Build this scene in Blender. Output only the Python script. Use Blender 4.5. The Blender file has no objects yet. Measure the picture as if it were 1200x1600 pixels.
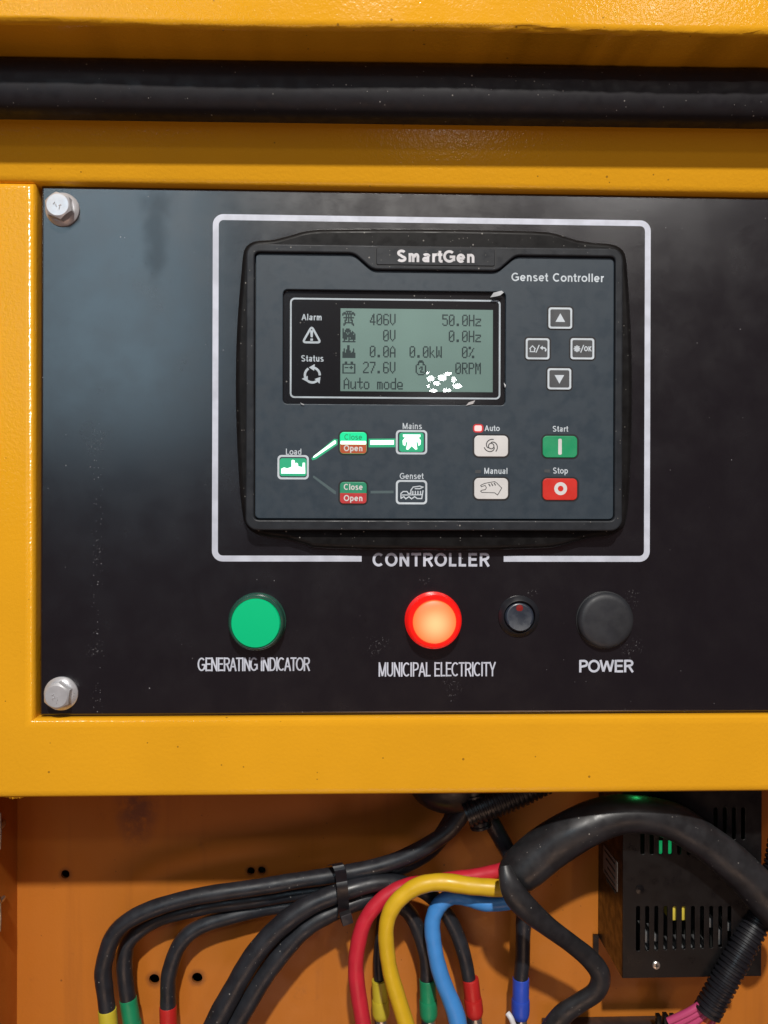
import bpy, bmesh, math, random
from mathutils import Vector, Matrix
from mathutils.geometry import tessellate_polygon
R = math.radians
random.seed(7)
sc = bpy.context.scene
col = sc.collection

# ------------------------------------------------------------------ camera
D = 0.45                      # metres from the panel plane (Y = 0)
S = 0.00034                   # metres of panel per photograph pixel
FPX = D / S
def cam_axes(yaw, pitch, roll):
    cy, sy, cp, sp, cr, sr = math.cos(yaw), math.sin(yaw), math.cos(pitch), math.sin(pitch), math.cos(roll), math.sin(roll)
    fw = Vector((sy * cp, cy * cp, sp)); r0 = Vector((cy, -sy, 0)); u0 = r0.cross(fw)
    return r0 * cr + u0 * sr, u0 * cr - r0 * sr, fw
RT, UP, FW = cam_axes(R(1.981), R(-0.042), R(0.167))
CAM = Vector((0, -D, 0))
cd = bpy.data.cameras.new('camera'); co = bpy.data.objects.new('camera', cd); col.objects.link(co)
co.matrix_world = Matrix(((RT.x, UP.x, -FW.x, CAM.x), (RT.y, UP.y, -FW.y, CAM.y), (RT.z, UP.z, -FW.z, CAM.z), (0, 0, 0, 1)))
cd.sensor_fit = 'VERTICAL'; cd.sensor_height = 36.0; cd.lens = 36.0 * FPX / 1600
cd.clip_start = 0.01; cd.clip_end = 50
cd.dof.use_dof = True; cd.dof.focus_distance = 0.445; cd.dof.aperture_fstop = cd.lens / 1.5
sc.camera = co

# ------------------------------------------------------------------ world and lamps
w = bpy.data.worlds.new('World'); sc.world = w; w.use_nodes = True
bg = w.node_tree.nodes['Background']
bg.inputs[0].default_value = (1.0, 0.62, 0.66, 1); bg.inputs[1].default_value = 0.07
def lamp(name, loc, target, size, power, color, shape='DISK', size_y=None):
    l = bpy.data.lights.new(name, 'AREA'); l.shape = shape; l.size = size
    if size_y: l.size_y = size_y
    l.energy = power; l.color = color
    o = bpy.data.objects.new(name, l); col.objects.link(o); o.location = loc
    o.rotation_euler = (Vector(target) - Vector(loc)).to_track_quat('-Z', 'Y').to_euler()
    return o
lamp('ceiling_lamp', (0.05, -2.0, 1.72), (0, 0, 0), 0.09, 72, (1, 0.955, 0.89))
lamp('ceiling_lamp', (1.02, -2.5, 1.42), (0, 0, 0), 0.11, 4.6, (1, 0.97, 0.94))
lamp('ceiling_lamp', (-1.05, -2.5, 1.50), (0, 0, 0), 0.10, 1.6, (1, 0.97, 0.94))
lamp('floor_fill_lamp', (0.1, -1.75, -1.45), (0, 0, -0.05), 1.3, 6.2, (1.0, 0.64, 0.44), 'RECTANGLE', 0.6)  # added warm fill lamp, standing in for bounce off an unseen floor
lamp('daylight_opening', (-0.72, -2.0, 0.70), (-0.72, 0, 0.70), 0.62, 4.1, (0.56, 0.83, 1.0), 'RECTANGLE', 0.95)

vs = sc.view_settings
vs.view_transform = 'Standard'; vs.look = 'None'; vs.exposure = 0.0; vs.gamma = 1.0; vs.use_curve_mapping = False
sc.cycles.use_denoising = True
sc.cycles.max_bounces = 8; sc.cycles.diffuse_bounces = 5; sc.cycles.transparent_max_bounces = 8
sc.cycles.sample_clamp_indirect = 4.0

# ------------------------------------------------------------------ measuring
def at(px, py, Y=0.0):
    d = FW * FPX + RT * (px - 600) - UP * (py - 800)
    return CAM + d * ((Y - CAM.y) / d.y)
class Loc:
    """local photograph-sized frame on the plane Y, axis-aligned in the world"""
    def __init__(s, cx, cy, Y):
        s.o = at(cx, cy, Y); s.Y = Y; s.cx = cx; s.cy = cy
        s.sx = (at(cx + 5, cy, Y) - at(cx - 5, cy, Y)).x / 10
        s.sy = (at(cx, cy - 5, Y) - at(cx, cy + 5, Y)).z / 10
    def p(s, px, py):           # from photograph pixel near the centre
        return (s.o.x + (px - s.cx) * s.sx, s.o.z - (py - s.cy) * s.sy)
    def l(s, pts): return [s.p(*q) for q in pts]

# ------------------------------------------------------------------ materials
def lin(c):
    return tuple((v / 255 / 12.92) if v / 255 <= 0.04045 else ((v / 255 + 0.055) / 1.055) ** 2.4 for v in c)
def new_mat(name):
    m = bpy.data.materials.new(name); m.use_nodes = True
    nt = m.node_tree; b = nt.nodes['Principled BSDF']
    return m, nt, b
def nd(nt, t, **k):
    n = nt.nodes.new(t)
    for a, v in k.items():
        if a.startswith('i_'): n.inputs[a[2:].replace('_', ' ')].default_value = v
        else: setattr(n, a, v)
    return n
def coords(nt, scale=(1, 1, 1)):
    g = nd(nt, 'ShaderNodeNewGeometry')
    if scale == (1, 1, 1): return g.outputs['Position']
    m = nd(nt, 'ShaderNodeMapping'); m.inputs['Scale'].default_value = scale
    nt.links.new(g.outputs['Position'], m.inputs['Vector']); return m.outputs['Vector']
def noise(nt, vec, scale, detail=3, rough=0.55):
    n = nd(nt, 'ShaderNodeTexNoise'); n.inputs['Scale'].default_value = scale
    n.inputs['Detail'].default_value = detail; n.inputs['Roughness'].default_value = rough
    nt.links.new(vec, n.inputs['Vector']); return n.outputs['Fac']
def ramp(nt, fac, a, b, va=0.0, vb=1.0):
    m = nd(nt, 'ShaderNodeMapRange'); m.interpolation_type = 'SMOOTHSTEP'
    for i, v in enumerate((a, b, va, vb)): m.inputs[i + 1].default_value = v
    nt.links.new(fac, m.inputs[0]); return m.outputs[0]
def math_n(nt, op, a, b):
    m = nd(nt, 'ShaderNodeMath', operation=op)
    for i, v in enumerate((a, b)):
        if isinstance(v, (int, float)): m.inputs[i].default_value = v
        else: nt.links.new(v, m.inputs[i])
    return m.outputs[0]
def mixc(nt, fac, a, b):
    m = nd(nt, 'ShaderNodeMix', data_type='RGBA')
    if isinstance(fac, (int, float)): m.inputs[0].default_value = fac
    else: nt.links.new(fac, m.inputs[0])
    for i, v in ((6, a), (7, b)):
        if isinstance(v, tuple): m.inputs[i].default_value = (*v[:3], 1)
        else: nt.links.new(v, m.inputs[i])
    return m.outputs[2]
def bump(nt, b, h, strength, dist):
    n = nd(nt, 'ShaderNodeBump'); n.inputs['Strength'].default_value = strength; n.inputs['Distance'].default_value = dist
    nt.links.new(h, n.inputs['Height']); nt.links.new(n.outputs[0], b.inputs['Normal'])
def specks(nt, vec, scale, size, keep):
    """sparse small dots: 1 inside a dot"""
    v = nd(nt, 'ShaderNodeTexVoronoi'); v.inputs['Scale'].default_value = scale
    nt.links.new(vec, v.inputs['Vector'])
    d = ramp(nt, v.outputs['Distance'], size * 0.5, size, 1, 0)
    s = nd(nt, 'ShaderNodeSeparateColor'); nt.links.new(v.outputs['Color'], s.inputs[0])
    k = ramp(nt, s.outputs[0], 1 - keep - 0.01, 1 - keep + 0.01)
    return math_n(nt, 'MULTIPLY', d, k)
def simple(name, c, rough=0.5, metal=0.0, spec=0.5, emit=None, es=0.0, bmp=None, vary=0.0, dust=0.0, coat=0.0):
    m, nt, b = new_mat(name)
    b.inputs['Base Color'].default_value = (*c, 1); b.inputs['Roughness'].default_value = rough
    b.inputs['Metallic'].default_value = metal; b.inputs['Specular IOR Level'].default_value = spec
    b.inputs['Coat Weight'].default_value = coat
    vec = coords(nt)
    cc = None
    if vary:
        n = noise(nt, vec, 90, 4)
        cc = mixc(nt, ramp(nt, n, 0.3, 0.7), tuple(v * (1 - vary) for v in c), tuple(min(1, v * (1 + vary)) for v in c))
        r2 = ramp(nt, noise(nt, vec, 160, 3), 0.3, 0.7, max(0.02, rough - 0.09), rough + 0.09)
        nt.links.new(r2, b.inputs['Roughness'])
    if dust:
        sp = math_n(nt, 'MAXIMUM', specks(nt, vec, 420, 0.22, dust), specks(nt, vec, 900, 0.25, dust * 0.6))
        cc = mixc(nt, math_n(nt, 'MULTIPLY', sp, 0.6), cc if cc is not None else c, (0.42, 0.40, 0.37))
    if cc is not None: nt.links.new(cc, b.inputs['Base Color'])
    if bmp: bump(nt, b, noise(nt, vec, bmp[0], 2), bmp[1], bmp[2] * 0.22)
    if emit:
        b.inputs['Emission Color'].default_value = (*emit, 1); b.inputs['Emission Strength'].default_value = es
    return m

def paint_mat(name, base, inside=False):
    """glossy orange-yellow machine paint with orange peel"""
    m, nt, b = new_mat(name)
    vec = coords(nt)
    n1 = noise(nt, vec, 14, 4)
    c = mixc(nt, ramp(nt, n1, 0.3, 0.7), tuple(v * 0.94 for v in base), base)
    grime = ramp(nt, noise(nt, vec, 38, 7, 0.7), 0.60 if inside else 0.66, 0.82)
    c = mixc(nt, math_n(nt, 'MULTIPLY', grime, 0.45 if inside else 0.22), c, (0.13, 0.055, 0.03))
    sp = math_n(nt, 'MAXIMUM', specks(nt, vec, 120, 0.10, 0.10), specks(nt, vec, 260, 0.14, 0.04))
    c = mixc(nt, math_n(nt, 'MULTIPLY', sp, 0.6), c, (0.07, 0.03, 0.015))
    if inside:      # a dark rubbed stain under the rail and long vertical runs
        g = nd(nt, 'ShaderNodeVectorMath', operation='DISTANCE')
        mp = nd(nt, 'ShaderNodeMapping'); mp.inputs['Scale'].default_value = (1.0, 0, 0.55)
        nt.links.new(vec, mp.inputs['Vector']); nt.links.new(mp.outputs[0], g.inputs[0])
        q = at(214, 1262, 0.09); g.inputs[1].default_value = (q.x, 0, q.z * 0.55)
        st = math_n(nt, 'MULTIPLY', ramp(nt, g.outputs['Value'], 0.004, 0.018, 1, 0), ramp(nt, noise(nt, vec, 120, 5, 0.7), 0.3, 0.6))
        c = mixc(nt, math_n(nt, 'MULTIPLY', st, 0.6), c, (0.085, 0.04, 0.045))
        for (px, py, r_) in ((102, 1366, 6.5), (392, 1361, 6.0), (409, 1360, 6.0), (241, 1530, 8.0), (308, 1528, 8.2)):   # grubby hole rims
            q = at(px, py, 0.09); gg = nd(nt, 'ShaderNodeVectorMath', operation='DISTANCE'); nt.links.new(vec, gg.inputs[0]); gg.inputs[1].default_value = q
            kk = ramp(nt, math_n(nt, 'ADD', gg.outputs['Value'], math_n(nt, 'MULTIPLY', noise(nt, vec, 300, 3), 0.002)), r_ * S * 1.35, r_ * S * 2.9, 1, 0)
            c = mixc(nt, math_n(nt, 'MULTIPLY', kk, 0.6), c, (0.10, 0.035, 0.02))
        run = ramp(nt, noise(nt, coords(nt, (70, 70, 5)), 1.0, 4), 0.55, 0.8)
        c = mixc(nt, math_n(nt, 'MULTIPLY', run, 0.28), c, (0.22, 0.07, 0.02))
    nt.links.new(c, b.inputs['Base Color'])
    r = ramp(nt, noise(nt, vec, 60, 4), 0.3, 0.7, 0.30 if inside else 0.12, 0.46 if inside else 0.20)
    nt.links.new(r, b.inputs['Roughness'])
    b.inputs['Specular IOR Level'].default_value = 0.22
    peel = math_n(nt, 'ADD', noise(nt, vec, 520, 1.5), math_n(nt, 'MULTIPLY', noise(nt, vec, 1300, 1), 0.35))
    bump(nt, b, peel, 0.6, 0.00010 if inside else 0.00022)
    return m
M = {}
YEL = (0.80, 0.385, 0.016)
M['yellow'] = paint_mat('yellow_paint', YEL)
M['yellow_shaded'] = paint_mat('yellow_paint_shaded', (0.51, 0.165, 0.022), True)  # darker, redder copy of the yellow paint; bay shade put into the colour

def panel_mat():
    m, nt, b = new_mat('black_powder_coat')
    vec = coords(nt)
    base = (0.0055, 0.0050, 0.0075)
    sm = ramp(nt, noise(nt, vec, 26, 6, 0.65), 0.5, 0.8)
    c = mixc(nt, math_n(nt, 'MULTIPLY', sm, 0.35), base, (0.012, 0.011, 0.013))
    sp = math_n(nt, 'MAXIMUM', specks(nt, vec, 130, 0.055, 0.14), specks(nt, vec, 330, 0.10, 0.05))
    clus = ramp(nt, noise(nt, vec, 17, 3), 0.42, 0.66)
    sp = math_n(nt, 'MULTIPLY', sp, clus)
    # scuffs: fine broken marks only inside a few small patches
    wn_ = nd(nt, 'ShaderNodeTexNoise'); wn_.inputs['Scale'].default_value = 130; wn_.inputs['Detail'].default_value = 4; nt.links.new(vec, wn_.inputs['Vector'])
    wa = nd(nt, 'ShaderNodeVectorMath', operation='MULTIPLY_ADD'); nt.links.new(wn_.outputs['Color'], wa.inputs[0])
    wa.inputs[1].default_value = (0.014, 0, 0.020); wa2 = nd(nt, 'ShaderNodeVectorMath', operation='ADD'); nt.links.new(vec, wa2.inputs[0]); wa2.inputs[1].default_value = (-0.007, 0, -0.010)
    nt.links.new(wa2.outputs[0], wa.inputs[2]); warp = wa.outputs[0]
    scuff = None
    for (px, py, r) in ((148, 1015, 0.006), (592, 1008, 0.007), (703, 1073, 0.006), (985, 930, 0.006), (985, 1010, 0.009), (665, 905, 0.004), (150, 690, 0.007), (155, 860, 0.005), (830, 925, 0.004)):
        q = at(px, py, 0)
        g = nd(nt, 'ShaderNodeVectorMath', operation='DISTANCE'); nt.links.new(warp, g.inputs[0]); g.inputs[1].default_value = q
        k = ramp(nt, g.outputs['Value'], r * 0.15, r, 1, 0)
        scuff = k if scuff is None else math_n(nt, 'MAXIMUM', scuff, k)
    fine = ramp(nt, noise(nt, coords(nt, (1, 1, 0.8)), 900, 4, 0.75), 0.56, 0.68)
    sc_m = math_n(nt, 'MULTIPLY', scuff, fine)
    # a dried run of small spots down the left
    sx_ = nd(nt, 'ShaderNodeSeparateXYZ'); nt.links.new(vec, sx_.inputs[0])
    dxr = math_n(nt, 'ABSOLUTE', math_n(nt, 'SUBTRACT', sx_.outputs[0], at(153, 850, 0).x), 0)
    runm = math_n(nt, 'MULTIPLY', ramp(nt, dxr, 0.0008, 0.0042, 1, 0), ramp(nt, sx_.outputs[2], at(150, 640, 0).z - .02, at(150, 640, 0).z, 1, 0))
    runs = math_n(nt, 'MULTIPLY', math_n(nt, 'MAXIMUM', specks(nt, vec, 520, 0.20, 0.40), specks(nt, vec, 900, 0.22, 0.25)), runm)
    # dents and dull dots that kill the sheen, wiped streaks
    fac = math_n(nt, 'MAXIMUM', math_n(nt, 'MAXIMUM', math_n(nt, 'MULTIPLY', sp, 0.8), math_n(nt, 'MULTIPLY', runs, 0.45)), math_n(nt, 'MULTIPLY', sc_m, 0.42))
    c = mixc(nt, fac, c, (0.40, 0.40, 0.42))
    nt.links.new(c, b.inputs['Base Color'])
    r = ramp(nt, noise(nt, vec, 40, 6, 0.65), 0.3, 0.72, 0.20, 0.28)
    # dull drip below the top edge
    dr = None
    for (px, py, sx_, sz_, rr) in ((247, 320, 1.0, 1.2, 0.024), (243, 370, 3.0, 0.8, 0.034)):
        q = at(px, py, 0)
        mp = nd(nt, 'ShaderNodeMapping'); mp.inputs['Scale'].default_value = (sx_, 0, sz_); nt.links.new(vec, mp.inputs['Vector'])
        g = nd(nt, 'ShaderNodeVectorMath', operation='DISTANCE'); nt.links.new(mp.outputs[0], g.inputs[0]); g.inputs[1].default_value = (q.x * sx_, 0, q.z * sz_)
        k = ramp(nt, math_n(nt, 'ADD', g.outputs['Value'], math_n(nt, 'MULTIPLY', noise(nt, vec, 110, 5), 0.026)), rr * 0.55, rr * 1.15, 1, 0)
        dr = k if dr is None else math_n(nt, 'MAXIMUM', dr, k)
    nt.links.new(math_n(nt, 'SUBTRACT', 0.9, math_n(nt, 'ADD', math_n(nt, 'MULTIPLY', dr, 0.40), math_n(nt, 'MULTIPLY', math_n(nt, 'MAXIMUM', specks(nt, vec, 300, 0.16, 0.30), specks(nt, vec, 150, 0.10, 0.25)), 0.35))), b.inputs['Specular IOR Level']); b.inputs['Coat Weight'].default_value = 0.7; b.inputs['Coat Roughness'].default_value = 0.22
    nt.links.new(math_n(nt, 'ADD', r, math_n(nt, 'MULTIPLY', fac, 0.3)), b.inputs['Roughness'])
    bump(nt, b, math_n(nt, 'ADD', noise(nt, vec, 1500, 2), math_n(nt, 'MULTIPLY', noise(nt, vec, 420, 2), 0.7)), 0.36, 0.00006)
    return m
M['panel'] = panel_mat()
M['print'] = simple('white_print', (0.56, 0.60, 0.70), 0.5, vary=0.12)
M['housing'] = simple('black_housing_plastic', (0.008, 0.0075, 0.0078), 0.40, spec=0.14, bmp=(1800, 0.25, 0.0002), vary=0.25, dust=0.05)
M['rim'] = simple('charcoal_rim_plastic', (0.022, 0.025, 0.030), 0.40, spec=0.24, bmp=(1800, 0.25, 0.0002), vary=0.2, dust=0.06)
M['fascia'] = simple('grey_membrane', (0.032, 0.047, 0.063), 0.45, bmp=(2200, 0.22, 0.00015), vary=0.03, spec=0.38)
M['groove'] = simple('groove_black', (0.006, 0.007, 0.010), 0.6)
M['window'] = simple('window_black', (0.004, 0.004, 0.006), 0.25, dust=0.02)
M['lcd'] = simple('lcd_backlight', (0.10, 0.16, 0.15), 0.5, emit=lin((112, 140, 128)), es=0.50)
_m = M['lcd']; _nt = _m.node_tree; _b = _nt.nodes['Principled BSDF']      # uneven backlight
_n = noise(_nt, coords(_nt, (1, 0, 1)), 22, 2); _nt.links.new(ramp(_nt, _n, 0.3, 0.7, 0.34, 0.50), _b.inputs['Emission Strength'])
M['lcd_ink'] = simple('lcd_ink', (0.010, 0.030, 0.032), 0.5, emit=lin((30, 55, 54)), es=0.12)
M['white_key'] = simple('white_key', (0.66, 0.66, 0.66), 0.45, vary=0.05)
M['key_grey'] = simple('key_grey', (0.06, 0.066, 0.072), 0.45, vary=0.1)
M['green_key'] = simple('green_key', (0.010, 0.30, 0.125), 0.45, vary=0.05)
M['green_key2'] = simple('teal_key', (0.020, 0.27, 0.145), 0.45, vary=0.05)
M['red_key'] = simple('red_key', (0.62, 0.022, 0.012), 0.45, vary=0.05)
M['red_key2'] = simple('soft_red_key', (0.50, 0.030, 0.034), 0.45, vary=0.05)
M['orange_key'] = simple('orange_key', (0.46, 0.085, 0.022), 0.45, vary=0.05)
M['key_ink'] = simple('key_ink', (0.05, 0.05, 0.055), 0.5)
M['dim_line'] = simple('unlit_light_bar', (0.075, 0.115, 0.125), 0.45)
M['silver_print'] = simple('silver_print', (0.62, 0.62, 0.65), 0.38, vary=0.12)
M['soft_print'] = simple('grey_white_print', (0.55, 0.62, 0.68), 0.5, vary=0.10)
M['led_white'] = simple('lit_white_led', (0.8, 0.9, 0.85), 0.4, emit=(0.55, 1.0, 0.74), es=1.15)
M['led_green'] = simple('lit_green_led', (0.0, 0.4, 0.18), 0.4, emit=(0.0, 0.85, 0.34), es=0.55)
M['painted_halo'] = simple('painted_green_glow', (0.02, 0.12, 0.08), 0.45, emit=(0.0, 0.50, 0.21), es=0.62)  # green glow around the lit LEDs, painted as emission
M['led_red'] = simple('lit_red_led', (0.8, 0.1, 0.1), 0.4, emit=(1.0, 0.50, 0.48), es=1.3)
M['led_red_rim'] = simple('lit_red_diffuser', (0.2, 0.02, 0.02), 0.4, emit=(0.75, 0.02, 0.03), es=0.45)
M['zinc'] = simple('zinc_steel', (0.62, 0.63, 0.66), 0.36, metal=0.45, bmp=(1500, 0.12, 0.0002), vary=0.10)
M['steel'] = simple('tinned_steel', (0.50, 0.48, 0.44), 0.35, metal=0.9, vary=0.15)
M['lamp_green_rim'] = simple('green_lamp_bezel', (0.020, 0.085, 0.060), 0.25, coat=0.3, vary=0.1)
M['lamp_green'] = simple('green_lamp_lens', (0.0, 0.48, 0.195), 0.5, spec=0.2, emit=(0.0, 0.5, 0.2), es=0.14)  # slight emission put in to brighten the unlit lens
M['switch'] = simple('switch_black', (0.012, 0.013, 0.017), 0.38, vary=0.15)
M['switch_rocker'] = simple('rocker_slate', (0.022, 0.028, 0.042), 0.32, vary=0.15)
M['switch_dot'] = simple('dark_red_dot', (0.22, 0.012, 0.010), 0.4)
M['plug'] = simple('plug_charcoal', (0.022, 0.024, 0.029), 0.5, bmp=(1500, 0.2, 0.0002), vary=0.15)
M['rubber'] = simple('black_rubber', (0.009, 0.008, 0.011), 0.55, vary=0.15, dust=0.025, spec=0.35)
M['cable_black'] = simple('black_cable', (0.017, 0.019, 0.024), 0.42, bmp=(900, 0.15, 0.0003), vary=0.25, dust=0.05)
M['sleeve_black'] = simple('black_sleeving', (0.020, 0.020, 0.022), 0.40, bmp=(260, 0.25, 0.0006), vary=0.3, dust=0.03)
M['conduit'] = simple('black_conduit', (0.010, 0.010, 0.013), 0.38, vary=0.2)
M['cable_red'] = simple('red_cable', (0.56, 0.020, 0.040), 0.42, bmp=(700, 0.1, 0.0003), vary=0.06)
M['cable_yellow'] = simple('yellow_cable', (0.70, 0.44, 0.015), 0.42, bmp=(700, 0.1, 0.0003), vary=0.06)
M['cable_blue'] = simple('blue_cable', (0.055, 0.26, 0.66), 0.42, bmp=(700, 0.1, 0.0003), vary=0.06)
M['shrink_yellow'] = simple('yellow_shrink', (0.58, 0.48, 0.035), 0.42, vary=0.08)
M['shrink_green'] = simple('green_shrink', (0.010, 0.24, 0.105), 0.42, vary=0.08)
M['shrink_red'] = simple('red_shrink', (0.50, 0.018, 0.016), 0.42, vary=0.08)
M['shrink_blue'] = simple('blue_shrink', (0.025, 0.075, 0.50), 0.42, vary=0.08)
M['wire_pink'] = simple('pink_wire', (0.50, 0.060, 0.17), 0.4)
M['wire_orange'] = simple('orange_wire', (0.60, 0.12, 0.04), 0.4)
M['psu'] = simple('black_sheet_metal', (0.0045, 0.0042, 0.0045), 0.36, spec=0.35, bmp=(1200, 0.2, 0.0002), vary=0.2)
M['inside'] = simple('box_inside', (0.010, 0.011, 0.010), 0.7)
M['yellow_part'] = simple('yellow_tape', (0.62, 0.50, 0.06), 0.5)
M['green_lit'] = simple('green_power_led', (0.0, 0.3, 0.08), 0.4, emit=(0.02, 0.8, 0.25), es=0.28)
M['grey_part'] = simple('grey_component', (0.16, 0.165, 0.17), 0.4, metal=0.4)
M['sticker'] = simple('grey_sticker', (0.20, 0.17, 0.15), 0.6, vary=0.2)
M['dark_steel'] = simple('dark_steel', (0.06, 0.055, 0.06), 0.4, metal=0.6, vary=0.2)
M['white_wire'] = simple('white_wire', (0.7, 0.7, 0.72), 0.4)
M['film'] = simple('clear_film_flake', (0.50, 0.53, 0.56), 0.2, vary=0.2)
def glass_mat():
    m, nt, b = new_mat('window_glass'); nt.nodes.remove(b)
    out = nt.nodes['Material Output']
    fr = nd(nt, 'ShaderNodeFresnel'); fr.inputs['IOR'].default_value = 1.5
    t = nd(nt, 'ShaderNodeBsdfTransparent'); g = nd(nt, 'ShaderNodeBsdfGlossy'); g.inputs['Roughness'].default_value = 0.0
    mx = nd(nt, 'ShaderNodeMixShader')
    nt.links.new(fr.outputs[0], mx.inputs[0]); nt.links.new(t.outputs[0], mx.inputs[1]); nt.links.new(g.outputs[0], mx.inputs[2])
    nt.links.new(mx.outputs[0], out.inputs[0]); return m
M['glass'] = glass_mat()
def hot_lens(name, centre, radius):
    m, nt, b = new_mat(name)
    b.inputs['Base Color'].default_value = (0.5, 0.06, 0.02, 1); b.inputs['Roughness'].default_value = 0.4
    g = nd(nt, 'ShaderNodeVectorMath', operation='DISTANCE'); nt.links.new(coords(nt), g.inputs[0]); g.inputs[1].default_value = centre
    k = ramp(nt, g.outputs['Value'], 0, radius, 1, 0)
    c = mixc(nt, k, (1.0, 0.20, 0.045), (1.0, 0.68, 0.30))
    nt.links.new(c, b.inputs['Emission Color']); b.inputs['Emission Strength'].default_value = 0.92
    return m

# ------------------------------------------------------------------ object helpers
def empty(name, loc, label, cat, group=None):
    o = bpy.data.objects.new(name, None); col.objects.link(o); o.location = loc
    o.empty_display_size = 0.01; o['label'] = label; o['category'] = cat
    if group: o['group'] = group
    return o
def world_loc(o):
    l = Vector(o.location)
    while o.parent:
        o = o.parent
    return l
def obj(name, me, mat, parent=None, label=None):
    """mesh in world coordinates, kept there under its parent"""
    o = bpy.data.objects.new(name, me); col.objects.link(o)
    if mat and not me.materials: me.materials.append(M[mat] if isinstance(mat, str) else mat)
    if parent is not None:
        o.parent = parent
        root = parent
        while root.parent: root = root.parent
        if parent is root: o.matrix_parent_inverse = Matrix.Translation(-Vector(root.location))
        # a sub-part's parent mesh already sits at world identity
    if label: o['label'] = label
    return o
def tag(o, label=None, cat=None, kind=None, group=None):
    for k, v in (('label', label), ('category', cat), ('kind', kind), ('group', group)):
        if v: o[k] = v
    return o
def smooth(me, ang=35):
    me.shade_smooth(); me.set_sharp_from_angle(angle=R(ang)); return me
def mesh(verts, faces, ang=35):
    me = bpy.data.meshes.new('m'); me.from_pydata([tuple(v) for v in verts], [], faces); me.update()
    bm = bmesh.new(); bm.from_mesh(me); bmesh.ops.recalc_face_normals(bm, faces=bm.faces); bm.to_mesh(me); bm.free()
    return smooth(me, ang)
def join(mes, ang=35):
    bm = bmesh.new()
    for m_ in mes: bm.from_mesh(m_)
    me = bpy.data.meshes.new('m'); bm.to_mesh(me); bm.free(); return smooth(me, ang)
def plate(outline, holes, yf, yb, bev=0.0, res=2):
    """sheet with rounded edges and real openings; outline and holes are (x, z)"""
    cu = bpy.data.curves.new('c', 'CURVE'); cu.dimensions = '2D'; cu.fill_mode = 'BOTH'
    for loop in [outline] + list(holes):
        sp = cu.splines.new('POLY'); sp.points.add(len(loop) - 1); sp.use_cyclic_u = True
        for q, p in zip(loop, sp.points): p.co = (q[0], q[1], 0, 1)
    th = yb - yf
    cu.extrude = max(th / 2 - bev, 0.00001)
    if bev: cu.bevel_depth = bev; cu.bevel_resolution = res; cu.offset = -bev
    o = bpy.data.objects.new('c', cu); col.objects.link(o)
    dg = bpy.context.evaluated_depsgraph_get()
    me = bpy.data.meshes.new_from_object(o.evaluated_get(dg))
    bpy.data.objects.remove(o); bpy.data.curves.remove(cu)
    me.transform(Matrix.Translation((0, (yf + yb) / 2, 0)) @ Matrix.Rotation(R(90), 4, 'X'))
    return smooth(me, 50)
def rrect(x0, z0, x1, z1, r, n=6):
    pts = []
    for cx, cz, a in ((x1 - r, z1 - r, 0), (x0 + r, z1 - r, 90), (x0 + r, z0 + r, 180), (x1 - r, z0 + r, 270)):
        for k in range(n + 1):
            t = R(a + 90 * k / n); pts.append((cx + r * math.cos(t), cz + r * math.sin(t)))
    return pts
def prect(px0, py0, px1, py1, Y, rpx=0.0, n=6):
    """axis-aligned rounded rectangle from photograph pixels"""
    x0 = at(px0, (py0 + py1) / 2, Y).x; x1 = at(px1, (py0 + py1) / 2, Y).x
    z1 = at((px0 + px1) / 2, py0, Y).z; z0 = at((px0 + px1) / 2, py1, Y).z
    if rpx <= 0: return [(x1, z1), (x0, z1), (x0, z0), (x1, z0)]
    return rrect(x0, z0, x1, z1, rpx * S, n)
def circ(c, r, n=24): return [(c[0] + r * math.cos(2 * math.pi * k / n), c[1] + r * math.sin(2 * math.pi * k / n)) for k in range(n)]
def lathe(c, prof, n=48, ang=30):
    """prof: (radius, Y) from the outside in; turned about the Y axis through c = (x, z)"""
    V, F = [], []
    for (r, y) in prof:
        for k in range(n):
            t = 2 * math.pi * k / n; V.append((c[0] + r * math.cos(t), y, c[1] + r * math.sin(t)))
    for i in range(len(prof) - 1):
        for k in range(n):
            a, b2 = i * n + k, i * n + (k + 1) % n
            F.append((a, b2, b2 + n, a + n))
    if prof[-1][0] > 1e-7: F.append(tuple(range((len(prof) - 1) * n, len(prof) * n)))
    return mesh(V, F, ang)
def box(x0, x1, y0, y1, z0, z1, bev=0.0):
    bm = bmesh.new()
    bmesh.ops.create_cube(bm, size=1, matrix=Matrix.Translation(((x0 + x1) / 2, (y0 + y1) / 2, (z0 + z1) / 2)) @ Matrix.Diagonal((x1 - x0, y1 - y0, z1 - z0, 1)))
    if bev: bmesh.ops.bevel(bm, geom=bm.edges[:], offset=bev, segments=2, affect='EDGES', profile=0.5)
    me = bpy.data.meshes.new('m'); bm.to_mesh(me); bm.free(); return smooth(me, 40)
def catmull(pts, n=8):
    """pts: tuples of any length; smooth curve through them"""
    out = []
    P = [pts[0]] + list(pts) + [pts[-1]]
    for i in range(1, len(P) - 2):
        a, b2, c, d = P[i - 1], P[i], P[i + 1], P[i + 2]
        for k in range(n):
            t = k / n
            out.append(tuple(0.5 * (2 * b2[j] + (c[j] - a[j]) * t + (2 * a[j] - 5 * b2[j] + 4 * c[j] - d[j]) * t * t + (3 * b2[j] - a[j] - 3 * c[j] + d[j]) * t ** 3) for j in range(len(b2))))
    out.append(tuple(pts[-1])); return out
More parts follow.
